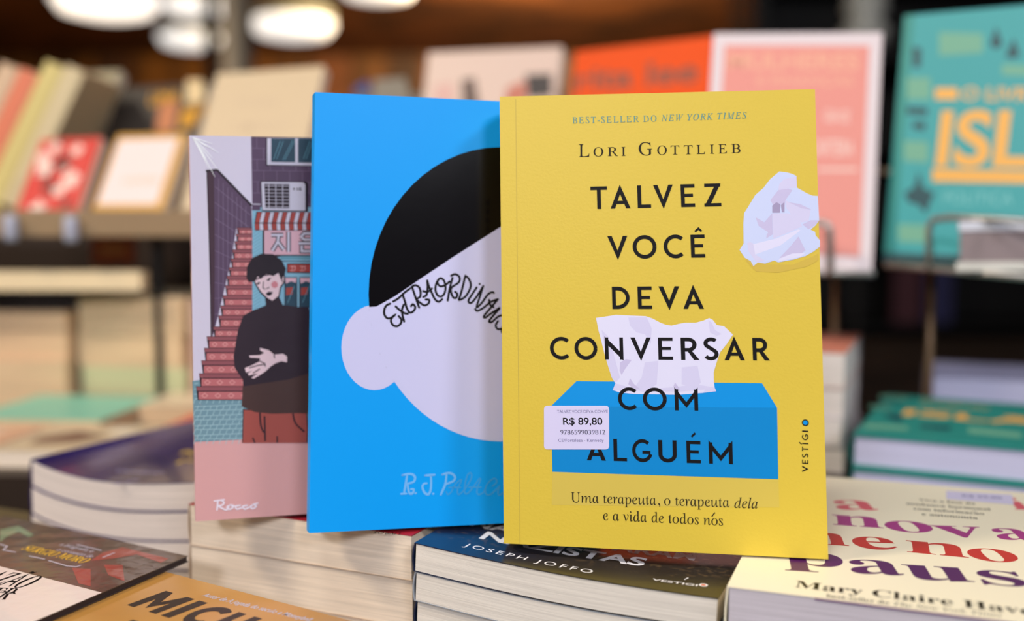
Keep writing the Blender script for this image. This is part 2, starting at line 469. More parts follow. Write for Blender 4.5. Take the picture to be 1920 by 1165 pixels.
# hinge crease along the spine
Y.strokes('hinge_crease', [[(967, 186), (975, 1020)]], 0.035, mat('crease_shade', (196, 168, 60), 0.5), smooth=False)
Y.lay()
boxtop = mat('printed_blue_light', (0, 146, 228), 0.42, spec=.2); boxfront = mat('printed_blue', (0, 134, 208), 0.42, spec=.2)
boxrefl = mat('printed_pale_yellow', (212, 187, 76), 0.45)
z2 = lambda x, y: Y.uv(920 + .4808 * x, 500 + .4808 * y)
Z2 = lambda pts: [z2(*p) for p in pts]
Y.flat('cover_picture', [
    (Z2([(241, 801), (1122, 831), (1126, 940), (238, 930)]), boxrefl),
    (Z2([(235, 545), (335, 447), (1058, 455), (1117, 551)]), boxtop, 0.001),
    (Z2([(235, 545), (1117, 551), (1122, 830), (241, 801)]), boxfront, 0.001)], label='printed pale blue tissue box')
Y.lay(2)
tw = mat('printed_white', (222, 220, 248), 0.42); tw2 = mat('printed_white_shade', (210, 206, 240), 0.42)  # bluish tint of the whites carries the cool light cast
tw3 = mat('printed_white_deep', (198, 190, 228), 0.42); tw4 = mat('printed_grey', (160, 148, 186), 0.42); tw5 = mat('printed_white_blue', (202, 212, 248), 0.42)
t6 = lambda x, y: Y.uv(1100 + x * .15625, 580 + y * .15625)
T6 = lambda pts: [t6(*p) for p in pts]
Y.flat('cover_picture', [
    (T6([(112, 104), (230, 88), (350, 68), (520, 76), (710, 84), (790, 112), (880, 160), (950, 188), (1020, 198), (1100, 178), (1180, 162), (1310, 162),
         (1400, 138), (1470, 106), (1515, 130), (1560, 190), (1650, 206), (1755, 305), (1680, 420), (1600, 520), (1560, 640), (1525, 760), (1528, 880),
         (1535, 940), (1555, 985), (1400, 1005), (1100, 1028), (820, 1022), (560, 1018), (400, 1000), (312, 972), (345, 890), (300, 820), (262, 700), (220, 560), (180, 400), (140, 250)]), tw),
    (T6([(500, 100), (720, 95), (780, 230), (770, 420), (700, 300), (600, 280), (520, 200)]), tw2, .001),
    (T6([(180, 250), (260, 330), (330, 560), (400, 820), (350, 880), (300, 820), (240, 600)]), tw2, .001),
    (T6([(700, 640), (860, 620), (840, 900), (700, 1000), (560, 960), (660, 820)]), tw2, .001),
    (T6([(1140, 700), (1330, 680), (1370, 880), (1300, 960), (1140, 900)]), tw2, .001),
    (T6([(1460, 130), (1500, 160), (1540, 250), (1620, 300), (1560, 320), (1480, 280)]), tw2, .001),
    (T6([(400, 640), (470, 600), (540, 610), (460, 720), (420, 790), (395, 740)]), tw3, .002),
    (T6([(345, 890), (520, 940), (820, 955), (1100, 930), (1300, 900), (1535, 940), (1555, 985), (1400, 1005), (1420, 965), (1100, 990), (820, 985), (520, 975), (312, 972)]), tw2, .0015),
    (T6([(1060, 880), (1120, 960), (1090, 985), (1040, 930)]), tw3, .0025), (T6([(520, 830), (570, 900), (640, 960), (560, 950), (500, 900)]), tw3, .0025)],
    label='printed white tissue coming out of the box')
b5 = lambda x, y: Y.uv(1380 + x * .18888, 300 + y * .18888)
B5 = lambda pts: [b5(*p) for p in pts]
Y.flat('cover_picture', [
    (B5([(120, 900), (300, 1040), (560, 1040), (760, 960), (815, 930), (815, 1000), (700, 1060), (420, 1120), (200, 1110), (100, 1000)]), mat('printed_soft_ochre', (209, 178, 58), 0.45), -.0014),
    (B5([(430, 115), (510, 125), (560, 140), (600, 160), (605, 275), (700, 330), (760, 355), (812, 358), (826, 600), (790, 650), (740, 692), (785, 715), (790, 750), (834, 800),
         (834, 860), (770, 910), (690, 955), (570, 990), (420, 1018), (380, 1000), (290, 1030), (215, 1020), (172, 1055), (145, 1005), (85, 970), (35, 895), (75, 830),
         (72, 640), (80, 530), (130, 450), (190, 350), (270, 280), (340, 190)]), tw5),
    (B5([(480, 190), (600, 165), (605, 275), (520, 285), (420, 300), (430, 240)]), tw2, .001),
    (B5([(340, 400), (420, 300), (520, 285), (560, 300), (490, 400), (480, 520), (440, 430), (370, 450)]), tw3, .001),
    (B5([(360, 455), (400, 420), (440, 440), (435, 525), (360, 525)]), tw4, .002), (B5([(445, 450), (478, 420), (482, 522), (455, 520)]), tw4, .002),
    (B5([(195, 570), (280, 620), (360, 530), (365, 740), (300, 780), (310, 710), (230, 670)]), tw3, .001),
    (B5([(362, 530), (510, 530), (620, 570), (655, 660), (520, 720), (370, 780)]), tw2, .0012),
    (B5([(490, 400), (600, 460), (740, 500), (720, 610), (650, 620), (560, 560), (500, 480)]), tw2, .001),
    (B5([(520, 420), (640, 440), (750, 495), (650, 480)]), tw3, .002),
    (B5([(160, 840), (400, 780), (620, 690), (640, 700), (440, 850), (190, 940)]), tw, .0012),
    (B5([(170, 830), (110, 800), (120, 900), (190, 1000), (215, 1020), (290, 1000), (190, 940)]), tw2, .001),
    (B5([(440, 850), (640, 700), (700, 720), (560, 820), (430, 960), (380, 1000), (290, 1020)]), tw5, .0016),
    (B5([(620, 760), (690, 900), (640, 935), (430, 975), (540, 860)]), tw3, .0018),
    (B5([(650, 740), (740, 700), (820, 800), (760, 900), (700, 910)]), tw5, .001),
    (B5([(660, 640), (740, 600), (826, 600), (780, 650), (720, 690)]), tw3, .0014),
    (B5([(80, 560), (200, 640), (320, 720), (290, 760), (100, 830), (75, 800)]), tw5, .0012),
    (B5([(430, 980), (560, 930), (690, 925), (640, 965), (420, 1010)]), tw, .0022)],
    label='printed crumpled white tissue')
Y.lay(2)
X2 = lambda x: 920 + .4808 * x
title_line(Y, [('T', 1108.3, 1139.3), ('A', 1145, 1182.3), ('L', 1196, 1221), ('V', 1226, 1262.7), ('E', 1277.5, 1303.5), ('Z', 1321, 1352.7)], 392.3, 386.8, 1108, 1353, 1.15, ink)
title_line(Y, [('V', 1140, 1177.5), ('O', 1187, 1231.7), ('C', 1245, 1280), ('E', 1296, 1322.5)], 485.3, 482.9, 1140, 1322, 1.15, ink,
           marks=[[(1303, 434.5), (1309.5, 428.5), (1315.5, 434)]])
title_line(Y, [('D', X2(475), X2(543)), ('E', X2(575), X2(630)), ('V', X2(657), X2(738)), ('A', X2(752), X2(832))], 579.6, 579.2, X2(475), X2(832), 1.13, ink)
title_line(Y, [('C', X2(232), X2(303)), ('O', X2(328), X2(417)), ('N', 1134.7, 1169.2), ('V', 1182.8, 1221.4), ('E', 1234.7, 1262.2), ('R', 1277.3, 1308.9),
               ('S', 1320.6, 1346.9), ('A', 1358.6, 1396.9), ('R', X2(1023), X2(1084))], 673.6, 676.2, X2(232), X2(1088), 1.11, ink)
title_line(Y, [('C', 1159.4, 1192.5), ('O', 1205.9, 1250.8), ('M', 1265.6, 1309.4)], 768.2, 770.5, X2(497), X2(810), 1.10, ink)
title_line(Y, [('A', X2(375), X2(450)), ('L', X2(480), X2(532)), ('G', X2(553), X2(621)), ('U', X2(655), X2(727)), ('E', X2(765), X2(820)), ('M', X2(852), X2(945))], 863.3, 871.0, X2(375), X2(945), 1.10, ink,
           marks=[[(X2(783), 500 + .4808 * 664), (X2(798), 500 + .4808 * 650)]])
blue_ink = mat('greyish_blue_ink', (70, 140, 140), 0.45)
Y.text('BEST-SELLER DO', 'R', (1073.5, 231.5), (1231, 228), 0.32, blue_ink)
Y.text('NEW YORK TIMES', 'I', (1240, 227.5), (1400, 222), 0.32, blue_ink)
for st, x0, x1, y0, y1, cap in (('L', 1085.5, 1105, 294.5, 294.2, .66), ('O', 1113, 1131.5, 293.5, 293, .46), ('R', 1139.5, 1159, 293, 292.6, .46), ('I', 1165.5, 1173, 292.6, 292.4, .46),
                                ('G', 1198, 1223.5, 291.6, 290.8, .66), ('O', 1232.5, 1250.5, 290.4, 290, .46), ('T', 1258, 1274, 290, 289.6, .46), ('T', 1282.5, 1299, 289.5, 289.2, .46),
                                ('L', 1306.5, 1322, 289, 288.6, .46), ('I', 1331.5, 1339, 288.4, 288.2, .46), ('E', 1347.5, 1363, 287.8, 287.5, .46), ('B', 1371.5, 1388.5, 287.2, 286.8, .46)):
    Y.text(st, 'R', (x0, y0), (x1, y1), cap, softink, name='author_lettering')
Y.text('Uma terapeuta, o terapeuta', 'R', (1070.5, 942), (1368, 951.5), 0.50, softink)
Y.text('dela', 'I', (1377, 952.5), (1421, 954), 0.50, softink)
Y.text('e a vida de todos nos', 'R', (1131, 975.5), (1355.5, 985.8), 0.50, softink)
Y.strokes('accent_mark', [[(1335, 968.5), (1340, 962)]], 0.05, softink)
for ch, ya, yb in (('V', 886, 874), ('E', 870.5, 863), ('S', 858.5, 851.5), ('T', 847, 838.5), ('I', 833.5, 831.5), ('G', 826, 815.5), ('I', 810.5, 808)):
    a = Vector(Y.uv(1515.5, ya)); c = Vector(Y.uv(1515.5, yb)); d = c - a; w, ps = FONT[ch]; q = Vector((-d.y, d.x)).normalized()
    Y.flat('publisher_lettering', [([tuple(a + d * (x / w) + q * (y * .29)) for x, y in p], ink) for p in ps])
Y.strokes('accent_mark', [[(1502.5, 833), (1499, 830)]], 0.05, ink)
Y.flat('publisher_lettering', [(disc(Y.uv(1510, 793), .165, 20), ink), (disc(Y.uv(1510, 793), .11, 20), boxtop, .001)], label='black letter O filled with blue')
# price sticker
Y.lay(2)
stm = mat('sticker_paper', (214, 208, 244), 0.5)
def rrect(x0, y0, x1, y1, r, f):
    p = []
    for cx, cy, a in ((x1 - r, y1 - r, 0), (x0 + r, y1 - r, 90), (x0 + r, y0 + r, 180), (x1 - r, y0 + r, 270)):
        for i in range(6): p.append((cx + r * math.cos(rad(a + 18 * i)), cy + r * math.sin(rad(a + 18 * i))))
    return [f(x, -y) for x, y in p]
stk = Y.flat('price_sticker', [(rrect(1020, -843.2, 1142, -761.2, 6, Y.uv), stm)], label='white rounded price sticker')
Y.lay(2)
z8 = lambda x, y: (1000 + x / 8.322, 740 + y / 8.322)
faint = mat('faded_print', (104, 98, 150), 0.5)
Y.text('TALVEZ VOCE DEVA CONVE', 'S', z8(372, 290), z8(1165, 288), 0.15, faint, 'sticker_lettering', parent=stk)
Y.text('R$ 89,80', 'h', z8(466, 470), z8(1080, 470), 0.345, ink, 'sticker_lettering', parent=stk)
Y.text('9786599039812', 'S', z8(425, 624), z8(1125, 622), 0.225, mat('sticker_ink', (50, 44, 80), 0.5), 'sticker_lettering', parent=stk)
Y.text('CE/Fortaleza - Kennedy', 'S', z8(390, 738), z8(1100, 738), 0.15, faint, 'sticker_lettering', parent=stk)
sm_ = mat('spine_print', (70, 60, 40), 0.5)
for i in range(30):                                   # tiny lettering down the spine
    v = 2.2 + i * 0.5 + (1.2 if i > 8 else 0)
    b = MB(); b.poly([Y.pt(-.112, v, -.9), Y.pt(-.112, v + .34, -.9), Y.pt(-.112, v + .34, -1.2), Y.pt(-.112, v, -1.2)]); b.build('spine_lettering', sm_, Y.root)

# ================================================================== 2. the blue book (plain generic stand-in for its picture)
BF = upright((-10.49, 51.92, 94.31), 13.75, 6.0, -1.06)
B_ = Book('paperback_book', 'bright blue upright paperback with a black and white rounded picture', BF, 16, 23, 1.9, blue,
          page_mat('page_edges', (225, 215, 200)), shear=0.0145)
pr_w = mat('printed_cool_white', (208, 208, 248), 0.40, bump=0.05, bscale=60); pr_k = mat('printed_glossy_black', (9, 6, 9), 0.16, spec=0.2, bump=0.06, bscale=60)  # the white print has the bluish light cast in its colour
def ell(bk, cx, cy, rx, ry, a0, a1, n=40, rot=0):
    r = []
    for i in range(n + 1):
        a = rad(a0 + (a1 - a0) * i / n); x = rx * math.cos(a); y = ry * math.sin(a)
        r.append(bk.uv(cx + x * math.cos(rad(rot)) - y * math.sin(rad(rot)), cy + x * math.sin(rad(rot)) + y * math.cos(rad(rot))))
    return r
B_.flat('cover_picture', [
    (ell(B_, 702, 652, 62, 80, 0, 360), pr_w), (ell(B_, 938, 552, 247, 276, 0, 360, 60), pr_k, .0012),
    (ell(B_, 938, 552, 247, 276, -48, 175, 50) + [B_.uv(*p) for p in ((706, 575), (740, 556), (790, 522), (850, 482), (905, 447), (960, 412), (1040, 365))], pr_w, .0024)],
    label='plain rounded black and white shapes')
B_.lay(3)
z3 = lambda pts: [(700 + x / 7.28, 520 + y / 7.28) for x, y in pts]
B_.strokes('title_lettering', [z3(l) for l in [
    [(228, 362), (180, 385), (150, 440), (150, 510), (190, 560), (240, 555), (295, 515), (250, 560), (242, 610), (275, 660), (330, 668), (375, 630), (380, 575), (345, 532)],
    [(305, 400), (360, 450), (420, 490), (470, 500)], [(415, 375), (390, 450), (400, 530), (420, 605)],
    [(270, 332), (340, 290), (420, 215), (500, 155)], [(400, 240), (430, 330), (460, 430), (500, 485), (550, 460), (572, 410), (540, 370), (515, 395)],
    [(530, 140), (560, 230), (595, 330), (625, 415)], [(520, 135), (570, 110), (625, 140), (645, 210), (635, 270), (590, 300), (640, 350), (700, 385), (755, 355), (760, 310), (715, 305)],
    [(735, 50), (740, 120), (735, 200), (720, 250), (680, 270)], [(735, 45), (760, 130), (800, 220), (840, 300), (890, 335), (940, 300)], [(680, 190), (740, 200), (800, 155)],
    [(870, 60), (850, 120), (850, 190), (880, 250), (930, 262), (970, 220), (985, 140), (965, 50), (920, 15), (880, 45), (880, 90), (920, 125), (985, 105), (1040, 60)],
    [(1080, 10), (1050, 120), (1030, 220), (1015, 320)], [(1060, -20), (1120, -40), (1175, 0), (1165, 70), (1070, 140), (1060, 200), (1090, 275), (1130, 280), (1145, 230), (1115, 200)],
    [(1250, 0), (1220, 130), (1190, 240), (1170, 310), (1250, 270), (1310, 180), (1330, 100), (1300, 20), (1255, -20)],
    [(1410, 140), (1350, 230), (1300, 310), (1310, 350), (1350, 340), (1420, 250), (1500, 120)],
    [(1500, 120), (1455, 260), (1410, 410), (1480, 350), (1560, 240), (1620, 205), (1645, 215)],
    [(1390, 435), (1420, 460), (1500, 420), (1600, 340), (1700, 300)], [(1580, 310), (1590, 370), (1640, 410)], [(1700, 300), (1600, 420), (1510, 530), (1530, 550), (1600, 500), (1720, 420)],
    [(1720, 430), (1640, 520), (1580, 600), (1620, 610), (1700, 540), (1760, 520)], [(1700, 600), (1670, 660), (1700, 710), (1760, 700)], [(1780, 640), (1750, 740), (1800, 770)],
    [(1870, 700), (1830, 760), (1850, 830), (1910, 820), (1930, 760), (1870, 700)]]] + [z3([(1450, 92), (1452, 95)])], 0.12, ink)
pale = mat('pale_blue_foil_print', (118, 190, 255), 0.35)
z9 = lambda pts: [(740 + x / 9.143, 870 + y / 9.143) for x, y in pts]
B_.strokes('author_lettering', [z9(l) for l in [
    [(130, 195), (230, 175), (310, 185), (350, 240), (320, 310), (220, 340)], [(215, 190), (190, 340), (160, 500)], [(110, 515), (200, 510)],
    [(220, 340), (235, 450), (260, 510), (310, 500), (325, 440), (280, 435)], [(355, 505), (365, 503)],
    [(520, 200), (600, 195), (685, 188)], [(620, 200), (625, 340), (610, 470), (570, 525), (510, 490), (475, 400), (500, 345), (550, 335)], [(655, 515), (665, 513)],
    [(815, 185), (900, 160), (980, 170), (1035, 230), (1000, 300), (870, 350)], [(890, 170), (870, 340), (830, 440), (790, 530)]]], 0.13, pale, taper=.2)
pale2 = mat('pale_blue_foil_print', (60, 165, 240), 0.35)
B_.strokes('author_lettering', [z9(l) for l in [
    [(885, 480), (910, 525), (970, 480), (1040, 350), (1130, 275), (1140, 300), (1080, 430), (1085, 520), (1130, 510), (1200, 440)], [(930, 405), (1130, 405)],
    [(1200, 440), (1290, 300), (1320, 200), (1300, 155), (1250, 190), (1215, 300), (1195, 430), (1210, 510), (1270, 490), (1380, 350), (1450, 255), (1470, 280), (1420, 400), (1410, 500), (1450, 525), (1520, 490), (1560, 410)],
    [(1275, 400), (1480, 400)], [(1670, 385), (1740, 330), (1740, 270), (1690, 255), (1600, 330), (1550, 430), (1570, 520), (1640, 525), (1740, 440), (1800, 380)],
    [(1800, 380), (1770, 480), (1790, 540), (1850, 500)], [(1920, 420), (1870, 480), (1900, 540), (1970, 510), (1970, 440), (1920, 420)]]], 0.08, pale2)

# ================================================================== 3. the pink illustrated book
PF = upright((-17.14, 54.41, 94.21), 13.47, 5.75, 0.19)
P_ = Book('paperback_book', 'pink shrink-wrapped upright paperback with an illustration of a street staircase', PF, 14, 21, 1.7, pinkc,
          page_mat('page_edges', (225, 215, 200)), shear=0.0043)
def pm(n, c): return mat(n, c, 0.5, coat=0.6 if sum(c) > 260 else 0.2, spec=0.25, bump=0.35, bscale=70)
sky = pm('print_lavender', (206, 200, 220)); wallp = pm('print_plum', (84, 64, 90)); wall2 = pm('print_dark_plum', (66, 44, 58)); line = pm('print_outline', (36, 22, 34))
wline = pm('print_pale_line', (200, 196, 214)); mline = pm('print_mid_line', (130, 112, 140)); glass = pm('print_dark_teal', (40, 68, 86)); cyan = pm('print_cyan', (96, 150, 170))
stair = pm('print_brick_pink', (182, 104, 108)); tread = pm('print_brick_dark', (140, 78, 86)); stairl = pm('print_stair_pattern', (222, 160, 158))
shop = pm('print_shop_blue', (128, 178, 202)); red = pm('print_red', (160, 62, 56)); ppink = pm('print_pink', (214, 170, 184)); ground = pm('print_slate', (110, 146, 160)); gl = pm('print_light_slate', (164, 196, 206))
skin = pm('print_skin', (226, 198, 206)); hair = pm('print_hair', (32, 20, 32)); sweater = pm('print_sweater', (44, 30, 42)); pants = pm('print_rust', (158, 76, 68)); cheek = pm('print_cheek', (206, 130, 140)); sw2 = pm('print_sweater_brown', (70, 48, 46))
q4 = lambda x, y: P_.uv(340 + .3092 * x, 240 + .3092 * y)
Q4 = lambda p: [q4(*a) for a in p]
q5 = lambda x, y: P_.uv(340 + .3346 * x, 600 + .3346 * y)
Q5 = lambda p: [q5(*a) for a in p]
art = []
D = 0.0012
def ap(pts, m, z=0): art.append((pts, m, z * D))
def al(pts, m, w, z=0, sm=False):
    for q in ribbon(catmull(pts, 4) if sm else pts, w, caps=False): art.append((q, m, z * D))
W14, H21 = 14, 21
e = P_.uv
vb = e(366, 829)[1]
ap([(0, vb), (W14, vb), (W14, H21), (0, H21)], sky, 0)
ap([e(361, 715), e(373, 713), e(480, 713), e(900, 700), (W14, vb), (0, vb)], ground, 1)
u_f = e(471.5, 300)[0]
ap([(u_f, H21), (u_f, e(472, 390)[1]), (W14, e(472, 390)[1]), (W14, H21)], wallp, 1)
for k in range(8):
    v = H21 - .65 - k * .62
    al([(u_f, v), (W14, v)], mline, .018, 2)
for k in range(16):
    for r_ in range(7):
        u = u_f + .3 + k * .7 + (.35 if r_ % 2 else 0)
        al([(u, H21 - .03 - r_ * .62), (u, H21 - .65 - r_ * .62)], mline, .018, 2)
for dx in (0, 460):                                    # windows
    ap(Q4([(512 + dx, 60), (860 + dx, 60), (860 + dx, 235), (512 + dx, 230)]), line, 3)
    ap(Q4([(520 + dx, 62), (852 + dx, 62), (852 + dx, 230), (520 + dx, 224)]), wline, 4)
    ap(Q4([(545 + dx, 64), (690 + dx, 64), (690 + dx, 208), (545 + dx, 206)]), glass, 5)
    ap(Q4([(708 + dx, 64), (840 + dx, 64), (840 + dx, 212), (708 + dx, 210)]), glass, 5)
    for a_ in (0, 18, 95, 108, 180, 196):
        al(Q4([(560 + a_ + dx, 190), (600 + a_ + dx, 80)]) if a_ not in (95, 108) else Q4([(520 + a_ + dx, 195), (580 + a_ + dx, 75)]), cyan, .03, 6)
# air conditioner
ap(Q4([(478, 322), (760, 326), (770, 345), (768, 510), (488, 505)]), line, 5)
ap(Q4([(485, 328), (740, 330), (752, 345), (752, 502), (492, 498)]), wline, 6)
ap(Q4([(503, 340), (655, 342), (655, 488), (510, 486)]), line, 7)
for k in range(7): al(Q4([(506, 352 + 21 * k), (654, 354 + 21 * k)]), wline, .03, 8)
for k in range(3): al(Q4([(530 + 42 * k, 342), (532 + 42 * k, 486)]), wline, .035, 8)
ap([q4(683 + 7 * math.cos(i), 370 + 7 * math.sin(i)) for i in (0, 1, 2, 3, 4, 5)], line, 8)
al(Q4([(703, 362), (703, 376), (711, 376)]), line, .05, 8); al(Q4([(727, 363), (718, 364), (716, 372), (722, 378), (727, 374), (722, 371)]), line, .05, 8)
# shop front
ap(Q4([(430, 480), (1600, 480), (1600, 1500), (430, 1500)]), shop, 2)
ap(Q4([(430, 455), (480, 458), (480, 500), (428, 500)]), wallp, 3); al(Q4([(425, 462), (480, 464)]), wline, .05, 4)
ap(Q4([(492, 612), (800, 612), (1100, 612), (1100, 782), (492, 782)]), line, 3); ap(Q4([(503, 620), (1095, 620), (1095, 770), (503, 770)]), ppink, 4)
ap(Q4([(455, 508), (1100, 515), (1100, 626), (446, 622), (444, 575)]), line, 5)
for k in range(15):
    x = 462 + 52 * k
    ap(Q4([(x, 512), (x + 24, 512), (x + 10, 574), (x - 14, 574)]), red, 6); ap(Q4([(x + 27, 512), (x + 48, 512), (x + 34, 574), (x + 12, 574)]), wline, 6)
    ap(Q4([(x - 16, 580), (x + 8, 580), (x + 12, 618), (x - 14, 618)]), red, 6); ap(Q4([(x + 12, 580), (x + 32, 580), (x + 36, 620), (x + 14, 620)]), wline, 6)
def hang(strks, w):
    for l in strks: al(Q4(l), line, w + .12, 6)
    for l in strks: al(Q4(l), wline, w, 7)
hang([[(545, 650), (618, 650)], [(590, 650), (585, 690), (552, 745)], [(585, 690), (622, 740)], [(650, 630), (650, 752)]], .13)
hang([[(725, 660), (745, 640), (800, 640), (815, 660), (800, 678), (745, 678), (725, 660)], [(712, 700), (850, 700)], [(730, 715), (730, 748), (840, 748)]], .13)
ap(Q4([(640, 822), (1000, 822), (1000, 885), (640, 880)]), line, 4); ap(Q4([(645, 828), (1000, 828), (1000, 878), (645, 874)]), red, 5)
al(Q4([(600, 808), (1100, 812)]), line, .05, 4); al(Q4([(600, 788), (1100, 788)]), cyan, .2, 4)
for x in (660, 720, 785, 850):
    for l in ([(x, 840), (x + 26, 840)], [(x + 13, 840), (x + 13, 858)], [(x, 865), (x + 28, 865)], [(x + 30, 835), (x + 30, 862)]): al(Q4(l), stairl, .035, 6)
for x in (625, 715, 805, 895):
    ap(Q4([(x, 905), (x + 78, 905), (x + 78, 1090), (x, 1090)]), line, 4); ap(Q4([(x + 4, 910), (x + 74, 910), (x + 74, 1086), (x + 4, 1086)]), glass, 5)
    ap(Q4([(x + 4, 910), (x + 74, 910), (x + 70, 940), (x + 40, 930), (x + 10, 945)]), ppink, 6)
    ap(Q4([(x + 10, 970), (x + 50, 965), (x + 50, 1010), (x + 10, 1015)]), red, 6); al(Q4([(x + 20, 1060), (x + 60, 960)]), cyan, .03, 7)
for k in range(30):                                    # hatching of the shop wall
    al(Q4([(436, 560 + 20 * k), (480, 530 + 20 * k)]), cyan, .03, 3)
# side wall beside the stairs
wl = Q4([(155, 258), (215, 258), (425, 478), (430, 612), (338, 606), (318, 740), (288, 846), (252, 1018), (222, 1142), (172, 1290), (168, 560)])
wl = [e(388, 320), e(407, 320), e(471.5, 388), e(473, 430), e(443, 428), e(434, 486), e(422, 537), e(409, 592), e(396, 640), e(394, 500)]
ap(wl, wallp, 5); ap([e(388, 320), e(401, 322), e(403, 480), e(402, 610), e(396, 640), e(392, 480)], wall2, 6)
for k in range(9): al([e(403, 350 + 30 * k), e(min(471, 470 - k * 3.5 - max(0, (k - 2)) * 3), 404 + 22 * k)], mline, .02, 7)
for k in range(7): al([e(410 + 8.5 * k, 335 + 8.5 * k), e(410 + 8.5 * k, 590 - 27 * k + (8 if k > 3 else 0))], mline, .02, 7)
al([e(386, 321), e(407, 319), e(472, 386)], line, .12, 8); al([e(388, 320), e(394, 500), e(396, 640)], line, .05, 8)
# stairs
sy = [(427.7, 444.5), (439.4, 443), (453.3, 440.5), (468.8, 436), (485.8, 433), (502.2, 429), (518.3, 425.6), (536.2, 423), (554.8, 418), (573.9, 414), (592.5, 410), (613.4, 400), (631.8, 388.5), (653.5, 383.5), (677, 378.5), (701.4, 374), (725.5, 368.5), (750.6, 371)]
for k in range(len(sy) - 1):
    y0, x0 = sy[k]; y1 = sy[k + 1][0]; xr = 473
    hh = y1 - y0
    ap([e(x0 - 1, y0 - 1), e(xr, y0 - 1), e(xr, y1), e(x0 + 2, y1)], line, 8)
    ap([e(x0, y0), e(xr, y0), e(xr, y0 + hh * .30), e(x0 + 1, y0 + hh * .30)], tread, 9)
    ap([e(x0 + 4, y0 + hh * .38), e(xr, y0 + hh * .38), e(xr, y1 - 1.3), e(x0 + 4, y1 - 1.3)], stair, 9)
    n = int((xr - x0 - 4) / (hh * .9))
    for j in range(n):
        c = x0 + 8 + (j + .3) * (xr - x0 - 6) / max(1, n); m_ = y0 + hh * .66; r_ = hh * .17
        al([e(c - r_ * 1.3, m_), e(c, m_ - r_), e(c + r_ * 1.3, m_), e(c, m_ + r_), e(c - r_ * 1.3, m_)], stairl, .03, 10)
# paving
for r_ in range(9):
    y = 752 + r_ * 9 if r_ else 748
    al([e(365, y + (2 if r_ % 2 else 0)), e(455, y - 2)], gl, .03, 7)
    for j in range(8):
        x = 366 + j * 12 + (6 if r_ % 2 else 0); al([e(x, y), e(x - 3, y + 9)], gl, .03, 7)
for j in range(3): al([e(364, 720 + 10 * j), e(371, 719 + 10 * j)], gl, .03, 7)
# the drawn figure
ap(Q5([(345, 500), (705, 520), (712, 600), (708, 690), (340, 690)]), line, 11)
ap(Q5([(350, 505), (700, 525), (705, 610), (702, 690), (345, 690)]), pants, 12)
al(Q5([(440, 520), (445, 590), (462, 632)]), line, .09, 13, True); al(Q5([(466, 540), (470, 680)]), line, .09, 13); al(Q5([(625, 525), (640, 580), (690, 628)]), line, .09, 13, True)
al(Q5([(400, 660), (412, 690)]), line, .08, 13); al(Q5([(537, 652), (537, 690)]), line, .08, 13)
ap([e(468, 508), e(493, 503), e(512, 506), e(521, 560), e(530, 572), e(560, 576), e(579, 576), e(590, 620), e(590, 700), e(577, 776), e(560, 775), e(510, 776), e(478, 773), e(453, 762), e(456, 725), e(455, 712), e(440, 690), e(438, 668), e(446, 620), e(456, 592), e(473, 583), e(498, 573), e(500, 560)], sweater, 14)
ap([e(455, 725), e(500, 718), e(540, 712), e(580, 700), e(577, 776), e(560, 775), e(510, 776), e(478, 773), e(453, 762)], sw2, 15)
ap([e(497, 560), e(520, 550), e(530, 572), e(520, 585), e(500, 578)], sweater, 15)
ap([e(474, 520), e(484, 500), e(505, 498), e(528, 505), e(534, 515), e(534, 530), e(527, 540), e(524, 556), e(512, 566), e(501, 562), e(488, 550), e(478, 533)], line, 16)
ap([e(476, 520), e(485, 502), e(505, 500), e(526, 507), e(532, 516), e(532, 529), e(525, 538), e(522, 555), e(511, 564), e(503, 560), e(490, 548), e(480, 532)], skin, 17)
ap([e(462, 520), e(463, 500), e(473, 484), e(490, 476), e(512, 477), e(528, 488), e(536, 504), e(534, 514), e(527, 526), e(522, 512), e(512, 518), e(500, 514), e(488, 524), e(484, 518), e(477, 528), e(466, 529)], hair, 18)
ap([e(515 + 6.5 * math.cos(i * .6), 534 + 6.5 * math.sin(i * .6)) for i in range(10)], cheek, 18)
for a_, c_ in (((480, 533), (489, 531)), ((499, 526), (509, 522))):
    ap([e(a_[0], a_[1]), e((a_[0] + c_[0]) / 2, a_[1] - 4), e(c_[0], c_[1] - 1), e((a_[0] + c_[0]) / 2, a_[1] + 1)], line, 18)
al([e(477, 526), e(488, 521)], line, .06, 18); al([e(497, 517), e(509, 514)], line, .06, 18)
al([e(494, 528), e(493, 540), e(497, 543)], line, .05, 18); al([e(499, 542), e(505, 539)], line, .05, 18)
ap([e(498, 551), e(504, 547), e(512, 548), e(508, 554), e(502, 555)], line, 18); al([e(528, 521), e(530, 530)], line, .05, 19)
